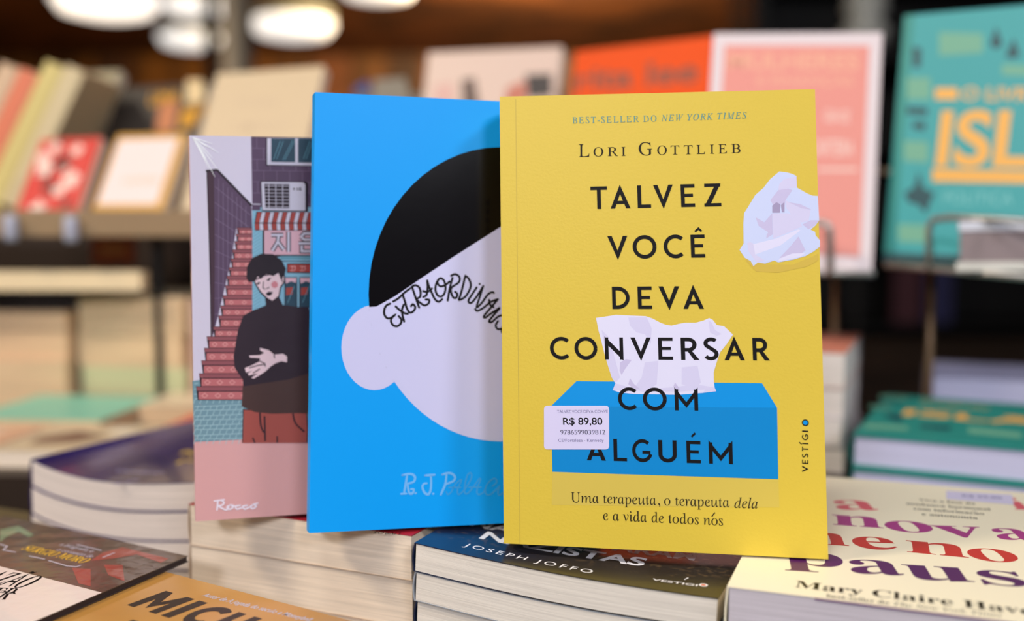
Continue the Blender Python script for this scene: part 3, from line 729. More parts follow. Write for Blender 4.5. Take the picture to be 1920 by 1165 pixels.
# hands
hnd = Q5([(440, 157), (490, 170), (520, 195), (570, 190), (592, 205), (592, 238), (560, 232), (525, 245), (500, 262), (470, 290), (440, 310), (405, 330), (392, 325), (430, 300), (378, 312), (372, 300), (400, 285), (362, 295), (356, 270), (395, 255), (440, 232), (440, 215), (385, 212), (380, 200), (440, 198), (465, 185), (442, 172)])
ap(hnd, skin, 17)
for l in ([(380, 270), (430, 255), (465, 250)], [(400, 300), (440, 275)], [(440, 232), (468, 245), (470, 262)], [(520, 196), (522, 215)]): al(Q5(l), line, .06, 18)
P_.flat('cover_picture', art, label='drawn street scene of stairs, shop front and a figure in a dark sweater')
P_.layer += 20 * D
P_.strokes('publisher_lettering', [[(340 + .3346 * x, 600 + .3346 * y) for x, y in l] for l in [
    [(185, 1015), (240, 1008)], [(205, 1012), (200, 1065)], [(225, 1012), (240, 1025), (225, 1040), (205, 1042), (250, 1065), (265, 1050)],
    [(270, 1040), (255, 1050), (270, 1062), (290, 1050), (278, 1038), (300, 1044)], [(330, 1040), (305, 1045), (312, 1060), (345, 1050)],
    [(370, 1040), (345, 1045), (355, 1060), (380, 1050)], [(405, 1036), (388, 1046), (400, 1058), (420, 1044), (405, 1034), (428, 1028)]]], 0.09, pm('print_white', (232, 222, 236)))
# creases of the shrink wrap: their highlight streaks, painted as flat pale ribbons
crm = mat('painted_film_glint', (250, 252, 255), 0.3, spec=1.0, coat=1.0)
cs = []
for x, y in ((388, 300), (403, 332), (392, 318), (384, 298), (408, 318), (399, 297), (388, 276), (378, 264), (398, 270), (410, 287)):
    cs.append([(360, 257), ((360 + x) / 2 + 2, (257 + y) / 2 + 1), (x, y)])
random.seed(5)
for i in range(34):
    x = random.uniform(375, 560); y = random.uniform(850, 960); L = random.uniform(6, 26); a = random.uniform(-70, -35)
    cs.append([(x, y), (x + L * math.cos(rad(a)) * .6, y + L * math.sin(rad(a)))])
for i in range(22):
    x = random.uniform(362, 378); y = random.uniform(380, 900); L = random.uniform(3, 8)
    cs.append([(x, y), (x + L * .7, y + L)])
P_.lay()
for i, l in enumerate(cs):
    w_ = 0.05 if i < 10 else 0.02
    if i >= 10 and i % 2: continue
    P_.strokes('film_crease_glint', [l], w_, crm if i < 10 else mat('painted_film_glint_soft', (226, 186, 190), 0.2, coat=1.0), taper=.7)

# ================================================================== lying stacks of the near table
def stack(label_top, fr, w, h, ts, covers, pages, group, labels, bend=None, jit=0.15, hard=False, shear=0.0, spine=None):
    out = []; n = 0.0
    for i, t in enumerate(ts):
        f = fr if i == 0 else fr.moved(random.uniform(-jit, jit), random.uniform(-jit, jit), n, rad(random.uniform(-.5, .5)))
        lb = label_top if i == 0 else labels[i - 1]
        b = Book('book', lb, f, w, h, t, covers[min(i, len(covers) - 1)], pages[min(i, len(pages) - 1)], group if len(ts) > 1 else None, bend=bend, hard=hard, spine=spine, back=spine)
        out.append(b); n -= t + 0.03
    return out
ordn = ['second', 'third', 'fourth', 'fifth', 'sixth', 'seventh', 'eighth', 'ninth', 'tenth']
def down(what, n): return [f'{what}, {ordn[i]} book from the top' for i in range(n)]

purple = mat('dark_violet_cover', (52, 40, 112), 0.25, coat=0.6, vary=0.7, bscale=25)
redc = mat('crimson_cover', (172, 34, 52), 0.3, coat=0.3)
creamcov = mat('cream_cover', (250, 240, 212), 0.4)
silver = mat('pale_back_cover', (210, 204, 214), 0.45)
# A: violet stack, sagging
A_b = lambda u, v: -0.85 * math.sin(math.pi * min(1, max(0, u / 15.5)) ** 0.8) ** 1.0
st = stack('violet covered paperback topping the sagging stack at the left', lying((-33.6, 70.4, 94.0), -24.5), 15.8, 22,
           [1.85, 1.9, 1.9, 2.0, 2.0, 2.0, 2.0, 2.0, 2.0, 1.0], [purple], [page_mat('page_edges_grey', (236, 222, 214))], 'violet paperbacks in the sagging left stack',
           down('violet paperback in the sagging left stack', 9), bend=A_b, jit=0.12)
A0 = st[0]
A0.lay(); A0.text('UNIVERSO', 'S', (215, 862), (300, 868), 0.5, mat('pale_lilac_print', (190, 180, 220)), 'cover_lettering'); A0.text('EM NOS', 'S', (220, 888), (262, 880), 0.6, mat('pale_lilac_print', (190, 180, 220)), 'cover_lettering')
A0.strokes('cover_lettering', [[(340, 830), (352, 826), (360, 832)], [(332, 848), (345, 842), (362, 846)]], 0.35, mat('gold_print', (214, 180, 70)))
# B: red stack
B_f = lying((-18.9, 58.75, 94.0), -24.5)
B0s = stack('crimson topped book lying under the pink and blue upright ones', B_f, 15.0, 21, [2.45, 2.6, 3.0, 3.0, 3.2, 3.2, 1.2],
            [redc, mat('beige_cover', (200, 182, 168), .4)], [cream_page], 'books in the crimson topped stack', down('thick paperback in the crimson topped stack', 6), jit=0.1, spine=mat('tan_spine', (206, 182, 158), .5))
B0s[0].lay(); B0s[0].text('LIVROS', 'S', (752, 999), (703, 997), 0.42, ink)
# C: war memoir stack
C_bend = lambda u, v: -0.22 * math.sin(math.pi * min(1, max(0, u / 15.6)))
darkc = mat('navy_to_black_cover', (34, 36, 54), 0.35, coat=0.25)
nt = darkc.node_tree; bs = nt.nodes['Principled BSDF']       # navy at the spine side turning brown black
tc = nt.nodes.new('ShaderNodeTexCoord'); sx = nt.nodes.new('ShaderNodeSeparateXYZ'); cr = nt.nodes.new('ShaderNodeValToRGB')
ml = nt.nodes.new('ShaderNodeMath'); ml.operation = 'MULTIPLY'; ml.inputs[1].default_value = 6.5
nt.links.new(tc.outputs['Object'], sx.inputs[0]); nt.links.new(sx.outputs[0], ml.inputs[0]); nt.links.new(ml.outputs[0], cr.inputs[0])
cr.color_ramp.elements[0].color = lin((14, 30, 62)); cr.color_ramp.elements[0].position = .12
cr.color_ramp.elements[1].color = lin((46, 40, 34)); cr.color_ramp.elements[1].position = .5
nz = nt.nodes.new('ShaderNodeTexNoise'); nz.inputs['Scale'].default_value = 260; nz.inputs['Detail'].default_value = 5
nt.links.new(tc.outputs['Object'], nz.inputs['Vector'])
c2 = nt.nodes.new('ShaderNodeValToRGB'); c2.color_ramp.elements[0].position = .55; c2.color_ramp.elements[1].position = .72
c2.color_ramp.elements[0].color = (0, 0, 0, 1); c2.color_ramp.elements[1].color = (1, 1, 1, 1)
nt.links.new(nz.outputs['Fac'], c2.inputs[0])
sy_ = nt.nodes.new('ShaderNodeMapRange'); sy_.inputs[1].default_value = 0.012; sy_.inputs[2].default_value = 0.045
nt.links.new(sx.outputs[1], sy_.inputs[0])
m3 = nt.nodes.new('ShaderNodeMath'); m3.operation = 'MULTIPLY'; nt.links.new(c2.outputs[0], m3.inputs[0]); nt.links.new(sy_.outputs[0], m3.inputs[1])
mx = nt.nodes.new('ShaderNodeMix'); mx.data_type = 'RGBA'; nt.links.new(m3.outputs[0], mx.inputs[0]); nt.links.new(cr.outputs[0], mx.inputs[6]); mx.inputs[7].default_value = lin((120, 96, 66))
nt.links.new(mx.outputs[2], bs.inputs['Base Color'])
C_f = lying((-5.0, 51.3, 94.0), -22.8, side=-2.6)
C0s = stack('dark war memoir lying in front of the yellow upright book', C_f, 15.6, 21, [1.5, 1.55, 1.6, 2.0, 2.2, 2.4, 2.5, 2.4, 1.8],
            [darkc, mat('silver_grey_cover', (150, 156, 166), .35), darkc], [page_mat('page_edges_warm_white', (238, 230, 220))], 'paperbacks in the stack under the dark war memoir',
            down('pale edged paperback in the stack under the dark war memoir', 8), bend=C_bend, jit=0.3)
C0 = C0s[0]; C0.lay()
white = mat('white_print', (240, 238, 244), 0.4)
C0.text('JOSEPH JOFFO', 'W', (868, 1021), (1108, 1068), 0.52, white, 'author_lettering')
C0.text('NAZISTAS', 'H', (898, 1006), (1206, 1056), 1.25, white, 'title_lettering')
C0.text('NAO VOLTARAM', 'H', (880, 984), (1302, 1048), 1.15, white, 'title_lettering')
C0.text('VESTIGI', 'h', (1222, 1083), (1307, 1098), 0.26, white, 'publisher_lettering')
C0.flat('publisher_lettering', [(disc(C0.uv(1319, 1096), .21, 16), white), (disc(C0.uv(1319, 1096), .12, 12), mat('orange_dot', (214, 110, 70)), .0015)], label='white letter O filled with orange')
C0.strokes('accent_mark', [[(1284, 1084), (1290, 1081)]], 0.07, white)
# D: cream book at the right
D_f = lying((9.66, 44.9, 94.0), -21.0)
D0s = stack('cream paperback with big coloured serif letters, at the right under the yellow book', D_f, 16.5, 23, [3.0, 3.0, 3.0, 3.2, 3.2, 3.2],
            [creamcov], [lilac_page], 'cream paperbacks in the right stack', down('cream paperback in the right stack', 5), jit=0.1)
D0 = D0s[0]; D0.lay()
dz = lambda x, y: (1340 + x * .30208, 880 + y * .30208)
c_a = mat('rose_ink', (226, 98, 112), .4); c_n = mat('magenta_ink', (170, 52, 134), .4); c_m = mat('vermilion_ink', (200, 50, 42), .4); c_p = mat('plum_ink', (84, 26, 92), .4)
def dl(ch, x0, y0, x1, y1, cap, m): D0.text(ch, 'B', dz(x0, y0), dz(x1, y1), cap, m, 'title_lettering')
dl('a', 765, 250, 1025, 256, 3.0, c_a); dl('i', 1862, 250, 1975, 255, 2.7, c_a)
dl('n', 735, 345, 1050, 368, 3.0, c_n); dl('o', 1090, 388, 1385, 396, 3.0, c_n); dl('v', 1395, 418, 1720, 430, 3.0, c_n); dl('a', 1770, 436, 2010, 446, 3.0, c_n)
dl('m', 400, 452, 835, 478, 3.0, c_m); dl('e', 880, 492, 1148, 503, 3.0, c_m); dl('n', 1195, 515, 1580, 552, 3.0, c_m); dl('o', 1615, 570, 1920, 582, 3.0, c_m)
dl('p', 430, 590, 810, 614, 3.0, c_p); dl('a', 855, 645, 1185, 662, 3.0, c_p); dl('u', 1205, 680, 1620, 706, 3.0, c_p); dl('s', 1670, 715, 1960, 735, 3.0, c_p); dl('a', 2010, 760, 2350, 782, 3.0, c_p)
D0.text('Mary Claire Haver', 'B', dz(495, 733), dz(2080, 920), 0.92, softink, 'author_lettering')
D0.text('best-seller do', 'B', dz(693, 796), dz(1082, 842), 0.42, softink, 'author_lettering'); D0.text('The New York Times', 'I', dz(1110, 848), dz(1785, 921), 0.46, softink, 'author_lettering')
for tx, a_, c_ in (('Viva a fase da', (1270, 197), (1620, 222)), ('mudanca hormonal', (1190, 220), (1715, 258)), ('com informacao', (1235, 252), (1675, 285)), ('e autonomia', (1288, 286), (1635, 312))):
    D0.text(tx, 'B', dz(*a_), dz(*c_), 0.5, softink)
D0.strokes('accent_mark', [[dz(1600, 262), dz(1625, 263)]], 0.06, softink); D0.strokes('accent_mark', [[dz(1500, 248), dz(1495, 252)]], 0.06, softink)
D0.lay(3); sk = D0.flat('price_sticker', [([D0.uv(*dz(*p)) for p in ((1437, 135), (1845, 160), (1858, 222), (1438, 187))], mat('sticker_paper', (214, 208, 236), .5))], label='white price sticker')
D0.lay(3); D0.text('R$ 69,90', 'h', dz(1540, 172), dz(1788, 186), 0.45, faint, 'sticker_lettering', parent=sk)
b = D0.gb('flyleaf', 3.8, 16.2, -0.02, 0.4, -0.11, -0.05, mat('purple_flyleaf', (104, 20, 112), .4), nu=1, nv=1)
b['label'] = 'purple edge of the flyleaf'

# E: shrink-wrapped book lower left, on the golden one
u3 = lambda x, y: (x / 2.741, 740 + y / 2.741)
wrapdark = mat('wrapped_dark_cover', (66, 54, 52), 0.3, coat=1.0, bump=0.9, bscale=60, vary=0.6)
# cover corner near the right edge; its foot lies outside the frame
Eu, Ev, Ek = Vector((math.cos(rad(-29.5)), math.sin(rad(-29.5)), 0)), Vector((math.sin(rad(29.5)), math.cos(rad(29.5)), 0)), -0.11
cr_ = Vector((-17.7, 54.7, 92.2))
E_f = Frame(cr_ - Eu * (15.9 + 23 * Ek) - Ev * 23, Eu, Ev)
E0 = Book('book', 'shrink-wrapped dark and white paperback in the lower left corner', E_f, 15.9, 23, 0.34, wrapdark, page_mat('dark_wrapped_edges', (64, 52, 50)), shear=Ek)
E0.lay()
wwhite = mat('wrapped_white_print', (244, 230, 226), 0.3, coat=1.0, bump=0.9, bscale=60)
wred = mat('wrapped_red_print', (150, 52, 50), 0.3, coat=1.0, bump=0.9, bscale=60)
gold = mat('yellow_print', (236, 188, 60), .4)
y2 = lambda x, y: E0.uv(x * .19313, 940 + y * .19313)
vw = y2(1046, 905)[1]
E0.flat('cover_panel', [([(0, 0), (15.9, 0), (15.9, vw), (0, vw)], wwhite)], label='white lower half')
for it_ in [
    ([y2(*p) for p in ((1190, 450), (1640, 560), (1560, 600), (1330, 520), (1100, 560), (880, 580), (1000, 500))], wred),
    ([y2(*p) for p in ((1010, 620), (1190, 620), (1210, 780), (1050, 720))], wred), ([y2(*p) for p in ((700, 650), (880, 660), (880, 830), (760, 800))], wred),
    ([y2(*p) for p in ((0, 280), (180, 240), (330, 330), (280, 350), (180, 300), (60, 350), (0, 400))], mat('wrapped_green_print', (120, 150, 120), .3, coat=1.0, bump=.9, bscale=60))]: E0.flat('cover_picture', [it_])
E0.lay(2)
px2 = lambda x, y: (x * .19313, 940 + y * .19313)
E0.text('SERGIO MORO', 'B', px2(200, 470), px2(800, 606), 0.72, gold)
E0.text('a biografia e', 'S', px2(570, 430), px2(885, 500), 0.4, wline); E0.text('o contexto de', 'S', px2(540, 480), px2(880, 552), 0.4, wline)
E0.strokes('cover_rule', [[px2(285, 535), px2(430, 565)], [px2(475, 580), px2(650, 632), px2(740, 640), px2(780, 628)], [px2(750, 425), px2(980, 480)], [px2(1000, 548), px2(1110, 505)], [px2(0, 420), px2(70, 440), px2(30, 475), px2(150, 498)]], 0.10, wline, smooth=False)
E0.text('RAZÃO', 'B', px2(-330, 770), px2(215, 850), 1.7, ink, 'title_lettering'); E0.text('A VIDA', 'B', px2(-400, 860), px2(160, 905), 0.3, ink, 'title_lettering'); E0.text('PODER', 'B', px2(-500, 940), px2(50, 960), 1.5, ink, 'title_lettering')
# F: golden book at the foot of the picture
F_f0 = lying((0, 0, 0), -32)
ft = 91.83
goldc = mat('golden_brown_cover', (206, 150, 76), 0.3, coat=0.6, vary=0.35, bscale=14)
Fu, Fv = F_f0.U, F_f0.V
fc = CAM + (lambda d: d * ((ft - 110) / d.z))(_cf + Vector((1, 0, 0)) * ((312 - 960) / 1920) - _cu * ((1073 - 582.5) / 1920))
F_f = Frame(fc - Fv * 23 - Fu * 3.0, Fu, Fv)
F0 = Book('book', 'golden brown paperback with heavy black letters at the bottom edge', F_f, 18.5, 23, 2.4, goldc, cream_page, 'golden brown paperbacks in the bottom stack')
F0.lay()
# heavy slanted capitals set along the cover width
def heavy(txt, p0, p1, cap): F0.text(txt, 'H', p0, p1, cap, mat('charcoal_print', (58, 48, 44), .35, coat=.5), 'title_lettering')
HV = capitals(0.25); char = mat('charcoal_print', (58, 48, 44), .4)
HV['M'] = (1.0, _q(0, 0, .25, 1) + _q(.75, 0, 1, 1) + [[(0, 1), (.25, 1), (.5, .5), (.5, .1)], [(.75, 1), (1, 1), (.5, .1), (.5, .5)]])
HV['A'] = (0.9, [[(0, 0), (.27, 0), (.52, 1), (.32, 1)], [(.63, 0), (.9, 0), (.58, 1), (.38, 1)]] + _q(.2, .18, .7, .4))
HV['E'] = (0.62, _q(0, 0, .25, 1) + _q(0, 0, .62, .22) + _q(0, .78, .62, 1) + _q(0, .4, .56, .6)); HV['L'] = (0.6, _q(0, 0, .25, 1) + _q(0, 0, .6, .22))
HV['I'] = (.25, _q(0, 0, .25, 1)); HV['W'] = (1.2, [[(0, 1), (.25, 1), (.45, 0), (.25, 0)], [(.45, 0), (.25, 0), (.5, 1), (.7, 1)], [(.5, 1), (.7, 1), (.95, 0), (.75, 0)], [(.95, 0), (.75, 0), (.95, 1), (1.2, 1)]])
def heavy(row, x_, y_, dv):
    for ch, x0, x1 in row:
        a = Vector(F0.uv(x0, y_ + (x0 - x_) * .31)); c = Vector(F0.uv(x1, y_ + (x1 - x_) * .31)); d = c - a
        w, ps = HV[ch]; q = Vector((-d.y, d.x)).normalized(); capv = (Vector(F0.uv(x_ + 62, y_ - 29)) - Vector(F0.uv(x_, y_))).length
        F0.flat('title_lettering', [([tuple(a + d * (x / w) + q * (y * capv)) for x, y in p], char) for p in ps])
heavy([('M', 237.6, 292), ('I', 301, 317), ('C', 326, 367), ('H', 376, 420), ('A', 426, 474), ('E', 482, 515), ('L', 523, 552)], 237.6, 1135, 0)
heavy([('L', 180, 210), ('E', 218, 250), ('W', 256, 316), ('I', 325, 341), ('S', 350, 385)], 180, 1190, 0)
F0.text('Autor de A jogada do seculo e Moneyball', 'h', (378, 1118), (578, 1166), 0.42, wline)
n = 2.43
for i, t in enumerate((2.6, 2.6, 2.6, 2.6, 2.6)):
    Book('book', f'golden brown paperback in the bottom stack, {ordn[i]} book from the top', F_f.moved(random.uniform(-.1, .1), random.uniform(-.1, .1), -n), 18.5, 23, t, goldc, cream_page, 'golden brown paperbacks in the bottom stack')
    n += t + .03
# what carries the wrapped book on its left: a stack beside the golden one
Gf = Frame(E_f.O + Ev * 2 - Eu * 3.5 - Vector((0, 0, .37)), Eu, Ev)
n = 0
for i, t in enumerate((3, 3, 3, 3, 3)):
    Book('book', f'grey paperback under the wrapped book, {"topmost" if i == 0 else ordn[i - 1]} of its stack', Gf.moved(-6.5, 0, -n), 9.0, 20, t, mat('grey_cover', (96, 92, 96), .5), white_page, 'grey paperbacks under the wrapped book'); n += t + .03

# a dull book showing at the far left, beside the violet stack
Book('book', 'olive brown book left of the sagging violet stack', lying((-48, 66.5, 89.6), -24.5), 13, 11, 2.0, mat('olive_brown_cover', (96, 84, 56), .5), cream_page)
for i in range(6):
    Book('book', f'olive brown book beside the violet stack, {ordn[i]} from the top', lying((-48, 66.5, 89.6 - 2.03 - i * 2.07), -24.5), 13, 11, 2.04, mat('olive_brown_cover', (96, 84, 56), .5), cream_page, 'olive books beside the violet stack')

# ================================================================== stacks on the taller table behind
teal = mat('teal_cover', (44, 140, 132), 0.4); orange_pr = mat('printed_apricot', (240, 178, 84), .45); tealdk = mat('printed_dark_teal', (30, 74, 82), .45); tealmid = mat('printed_sage', (112, 172, 146), .45)
G_f = lying((26.9, 79.6, 94.0), -27)
G0s = stack('teal hardcover with apricot letters lying at the right behind the cream book', G_f, 19.5, 21, [2.72, 2.72], [teal], [white_page], 'teal hardcovers lying at the right',
            down('teal hardcover lying at the right', 1), hard=True, jit=.1)
G0 = G0s[0]; G0.lay()
G0.text('O LIVRO DO', 'h', (1725, 756), (1850, 768), 1.0, orange_pr); G0.text('ISLÃ', 'H', (1690, 778), (1960, 800), 3.0, orange_pr, 'title_lettering')
[G0.flat('cover_picture', [([G0.uv(*p) for p in q], m_)]) for q, m_ in (
    (((1655, 775), (1690, 778), (1692, 792), (1668, 786)), tealdk), (((1725, 797), (1785, 800), (1780, 808), (1725, 803)), tealdk), (((1630, 760), (1670, 763), (1670, 768), (1632, 766)), tealmid),
    (((1622, 795), (1700, 800), (1705, 807), (1622, 803)), tealmid), (((1815, 802), (1915, 812), (1915, 822), (1815, 812)), tealmid), (((1650, 742), (1700, 744), (1700, 750), (1650, 749)), tealmid))]
salmon = mat('salmon_cover', (222, 140, 118), .4)
hf = lying((29 - 14 * .92, 88.6 + 14 * .39, 99.2), -23)
stack('salmon covered book on the short stack right of the yellow book', hf, 14, 18, [3.1, 2.6, 2.5, 2.4], [salmon, silver], [page_mat('page_edges_white', (250, 240, 236))], 'books in the short stack right of the yellow book',
      down('pale book in the short stack right of the yellow book', 3))
Book('book', 'pale lilac book lying behind the teal hardcovers', lying((43, 104.5, 94.8), -20), 16, 14, 6.25, mat('pale_lilac_cover', (190, 190, 225), .4), white_page)

# left: tall beige stacks
bcov = mat('sand_cover', (226, 206, 170), .5); gcov = mat('sage_cover', (168, 178, 150), .5); pcov = mat('peach_cover', (232, 186, 156), .5); dcov = mat('dark_grey_cover', (92, 86, 88), .5)
stack('sand coloured book on the tall beige stack left of the pink book', lying((-52.2, 123, 101.9), -9), 13.4, 20, [4.4, 4.0, 3.2, 1.75], [bcov, bcov, gcov, gcov], [beige_page, beige_page, page_mat('page_edges_greenish', (206, 206, 160)), beige_page],
      'thick books of the tall beige stack', down('thick book of the tall beige stack', 3), jit=.3)
stack('sand coloured book on the narrow stack just left of the pink book', lying((-38.2, 121, 101.7), -9), 12, 18, [4.5, 3.4, 3.2, 2.1], [bcov, pcov], [page_mat('page_edges_pinkish', (232, 196, 176))], 'books of the narrow stack left of the pink book',
      down('pinkish edged book of the narrow beige stack', 3), jit=.3)
stack('dark grey book topping the peach edged stack at the left edge', lying((-69, 122.5, 100.3), -4), 16, 20, [2.2, 3.6, 3.4, 2.4], [dcov, pcov, pcov, gcov], [page_mat('page_edges_peach', (236, 196, 156)), page_mat('page_edges_peach', (236, 196, 156)), beige_page],
      'books of the peach edged stack', down('book of the peach edged stack at the left edge', 3), jit=.3)
# flat books near the front edge of that table
def flatbook(lb, O, yaw, w, h, t, m, pg=beige_page, nm='book', grp=None):
    return Book(nm, lb, lying(O, yaw), w, h, t, m, pg, grp)
flatbook('turquoise covered book lying before the peach edged stack', (-57, 104.4, BT + 2.0), -5, 15, 15.5, 1.95, mat('turquoise_cover', (128, 200, 178), .4))
k1 = flatbook('sandy pink book lying at the table edge, leftmost', (-60.3, 90.4, BT + 1.6), -3, 12.5, 12.5, 1.55, mat('sandy_pink_cover', (216, 170, 140), .4), cream_page)
k2 = flatbook('cream brown book lying at the table edge, middle one', (-47.2, 91, BT + 1.6), -4, 12.3, 12.5, 1.55, mat('cream_brown_cover', (206, 186, 156), .4), cream_page)
k3 = flatbook('coral covered book lying beside the pink upright book', (-34.3, 92.5, BT + 2.3), -4, 13, 17.5, 2.25, mat('coral_cover', (232, 110, 84), .4), cream_page)
flatbook('cream covered book lying behind the coral one', (-41, 111.3, BT + 2.2), -4, 13, 9, 2.15, mat('ivory_cover', (226, 206, 176), .4))
for bk, c_ in ((k1, (226, 214, 196)), (k2, (120, 84, 70)), (k3, (224, 96, 74))):
    bk.lay(); bk.flat('cover_picture', [([(2, 3), (6, 4), (8, 7), (4, 9), (1.5, 6)], mat('cover_blot', c_))]); bk.flat('cover_picture', [([(7, 8), (9, 8.6), (9.5, 11), (7, 10.5)], mat('cover_blot', (236, 226, 210) if bk is not k3 else (240, 140, 110)))])

# ================================================================== face-out books on the racks
steel = mat('brushed_wire', (176, 172, 168), .35, metal=0.7); steel2 = mat('dull_bronze_wire', (150, 120, 92), .4, metal=0.5)
def faceout(label, O, yaw, lean, roll, w, h, t, m, hard=False, pages=None, group='books shown face out on the racks'):
    return Book('display_book', label, upright(O, yaw, lean, roll), w, h, t, m, pages or cream_page, group, hard=hard)
def plane(bk, items, name='cover_picture', label=None):
    bk.lay(2)
    for q, m_, z in items: bk.flat(name, [([bk.uv(*p) for p in q], m_, z * .002)])
# pink with a white border
R1 = faceout('pink book with a white border, between the orange and the teal ones', (17.9, 98.0, 106.7), -13, 12, -2.2, 15.7, 23, 2.0, mat('white_border_cover', (222, 208, 212), .45))
R1.lay(); salm = mat('printed_salmon', (226, 142, 130), .45); wht = mat('printed_offwhite', (236, 200, 190), .45)
R1.flat('cover_picture', [([(1.1, 1.5), (14.6, 1.3), (14.6, 21.7), (1.1, 21.8)], salm)])
R1.lay()
R1.text('MULHERES', 'H', (1365, 128), (1610, 130), 1.6, mat('printed_peach', (232, 166, 140)), 'title_lettering'); R1.text('E FINANÇAS', 'h', (1420, 160), (1600, 160), 0.9, mat('printed_peach', (232, 166, 140)), 'title_lettering')
R1.text('GUIA DE', 'h', (1545, 228), (1592, 230), 1.2, wht); R1.text('CARTEIRA', 'h', (1520, 290), (1600, 292), 1.5, wht); R1.strokes('cover_rule', [[(1535, 318), (1605, 318)]], .3, wht)
# teal one
tealb = mat('teal_board', (58, 160, 164), .42)
R2 = faceout('teal book with big apricot letters, shown face out at the right edge', (35.0, 96.6, 107.1), -32, 9, -1.2, 19.5, 23.5, 2.4, tealb, hard=True)
R2.lay()
z4 = lambda x, y: (1280 + x * .5494, y * .5494)
R2.flat('cover_border', [([(0, 0), (.9, 0), (.9, 23.5), (0, 23.5)], teal), ([(0, 0), (19.5, 0), (19.5, .7), (0, .7)], tealdk)])
R2.text('ISLÃ', 'H', z4(862, 560), z4(1400, 570), 5.0, orange_pr, 'title_lettering')
R2.text('O LIVRO DO', 'h', z4(950, 342), z4(1390, 348), 1.25, orange_pr, 'title_lettering')
plane(R2, [([z4(*p) for p in ((852, 575), (1400, 590), (1400, 632), (852, 620))], orange_pr, 0), ([z4(*p) for p in ((862, 300), (938, 300), (938, 340), (862, 340))], orange_pr, 0)]
      + [([z4(*p) for p in q], tealdk, 0) for q in (((1048, 150), (1070, 90), (1092, 150), (1080, 165), (1060, 165)), ((1100, 195), (1130, 130), (1152, 190), (1128, 200)),
          ((765, 365), (835, 368), (835, 395), (765, 390)), ((785, 415), (830, 418), (828, 445), (785, 440)), ((755, 660), (790, 640), (805, 585), (820, 640), (860, 660), (845, 690), (830, 730), (805, 700), (770, 690)),
          ((785, 160), (815, 165), (812, 230), (785, 230)))]
      + [([z4(*p) for p in q], tealmid, 0) for q in (((875, 110), (1025, 115), (1025, 180), (875, 190)), ((765, 265), (845, 265), (845, 340), (765, 340)), ((755, 480), (838, 485), (838, 555), (755, 550)),
          ((735, 765), (830, 768), (830, 830), (735, 825)), ((1090, 220), (1200, 225), (1200, 260), (1090, 255)))])
R2.text('POLITICA', 'S', z4(890, 695), z4(1125, 700), 1.1, mat('printed_pale_teal', (120, 196, 196)))
# orange one
orange = mat('orange_cover', (234, 78, 0), .5, spec=.2)
R3 = faceout('bright orange book behind the top of the yellow one', (6.0, 128, 109.75), -30, 12, 1.0, 18.6, 23.3, 2.2, orange)
R3.lay(); oi_ = mat('brown_print', (130, 56, 36)); R3.text('rita lee', 'H', (1078, 169), (1308, 152), 2.8, oi_, 'title_lettering')
# white one with dark faces
R4 = faceout('white book with small dark portraits, behind the blue upright one', (-13.8, 140, 112.4), -18, 15, -0.7, 19.4, 23, 2.2, mat('pinkish_white_cover', (214, 188, 176), .45))
plane(R4, [([(865, 150), (890, 145), (900, 200), (868, 215)], mat('printed_umber', (92, 70, 66)), 0), ([(985, 140), (1035, 138), (1035, 180), (990, 185)], mat('printed_black', (44, 36, 40)), 0),
           ([(950, 165), (985, 150), (990, 200), (945, 200)], mat('printed_rust', (190, 110, 92)), 0), ([(815, 160), (850, 155), (852, 200), (815, 205)], mat('printed_rose', (214, 170, 162)), 0)])
R5 = faceout('dark olive book left of the white one, above the blue upright', (-25.0, 152, 111.9), -15, 14, -1, 10.5, 19, 2, mat('dark_olive_cover', (88, 78, 66), .5))
plane(R5, [([(700, 150), (760, 145), (770, 190), (700, 195)], mat('printed_grey_olive', (120, 112, 100)), 0)])
R6 = faceout('small white and blue book above the left corner of the blue upright', (-33.9, 153, 112.2), -15, 25, 8, 6.5, 16.5, 2, mat('pale_grey_cover', (190, 178, 172), .5))
plane(R6, [([(662, 165), (690, 150), (700, 185), (668, 190)], mat('printed_navy', (40, 60, 120)), 0)])
# left group, leaning strongly
L4 = faceout('plain cream book leaning back left of the blue upright', (-39.1, 120.4, 111.3), -15, 30, 2.0, 14.6, 21, 1.5, mat('plain_cream_cover', (206, 184, 152), .5), group='books shown face out on the left rack')
L4.lay(); lc = mat('printed_taupe', (200, 178, 150)); L4.text('SOBRE', 'h', (440, 200), (520, 200), 1.3, lc); L4.text('O MUNDO', 'h', (430, 245), (540, 245), 1.3, lc)
L3 = faceout('black book with ochre lettering on the left rack', (-59.9, 141.4, 112.0), -15, 30, .7, 15, 21.5, 1.5, mat('charcoal_cover', (58, 52, 48), .45), group='books shown face out on the left rack')
L3.lay(); och = mat('printed_ochre', (206, 146, 24)); L3.text('UMA', 'H', (278, 198), (335, 192), 2.2, och); L3.text('VIDA', 'h', (340, 220), (385, 215), 2.0, och)
plane(L3, [([(350, 150), (380, 150), (384, 190), (348, 195)], mat('printed_cream', (222, 196, 150)), 0), ([(300, 195), (335, 190), (325, 245), (290, 250)], mat('printed_tan', (190, 120, 80)), 0), ([(340, 210), (372, 205), (366, 235), (336, 240)], och, 0)])
L2 = faceout('grey cream book with dark lines on the left rack', (-73.9, 151.6, 112), -15, 30, 0, 10.2, 26, 1.5, mat('stone_cover', (168, 158, 130), .5), group='books shown face out on the left rack')
L2.lay(); dk = mat('printed_dark_stone', (96, 84, 70)); L2.text('CONTOS', 'h', (140, 228), (225, 226), 1.3, dk); L2.text('ESCOLHIDOS', 'h', (130, 260), (215, 258), 1.0, dk)
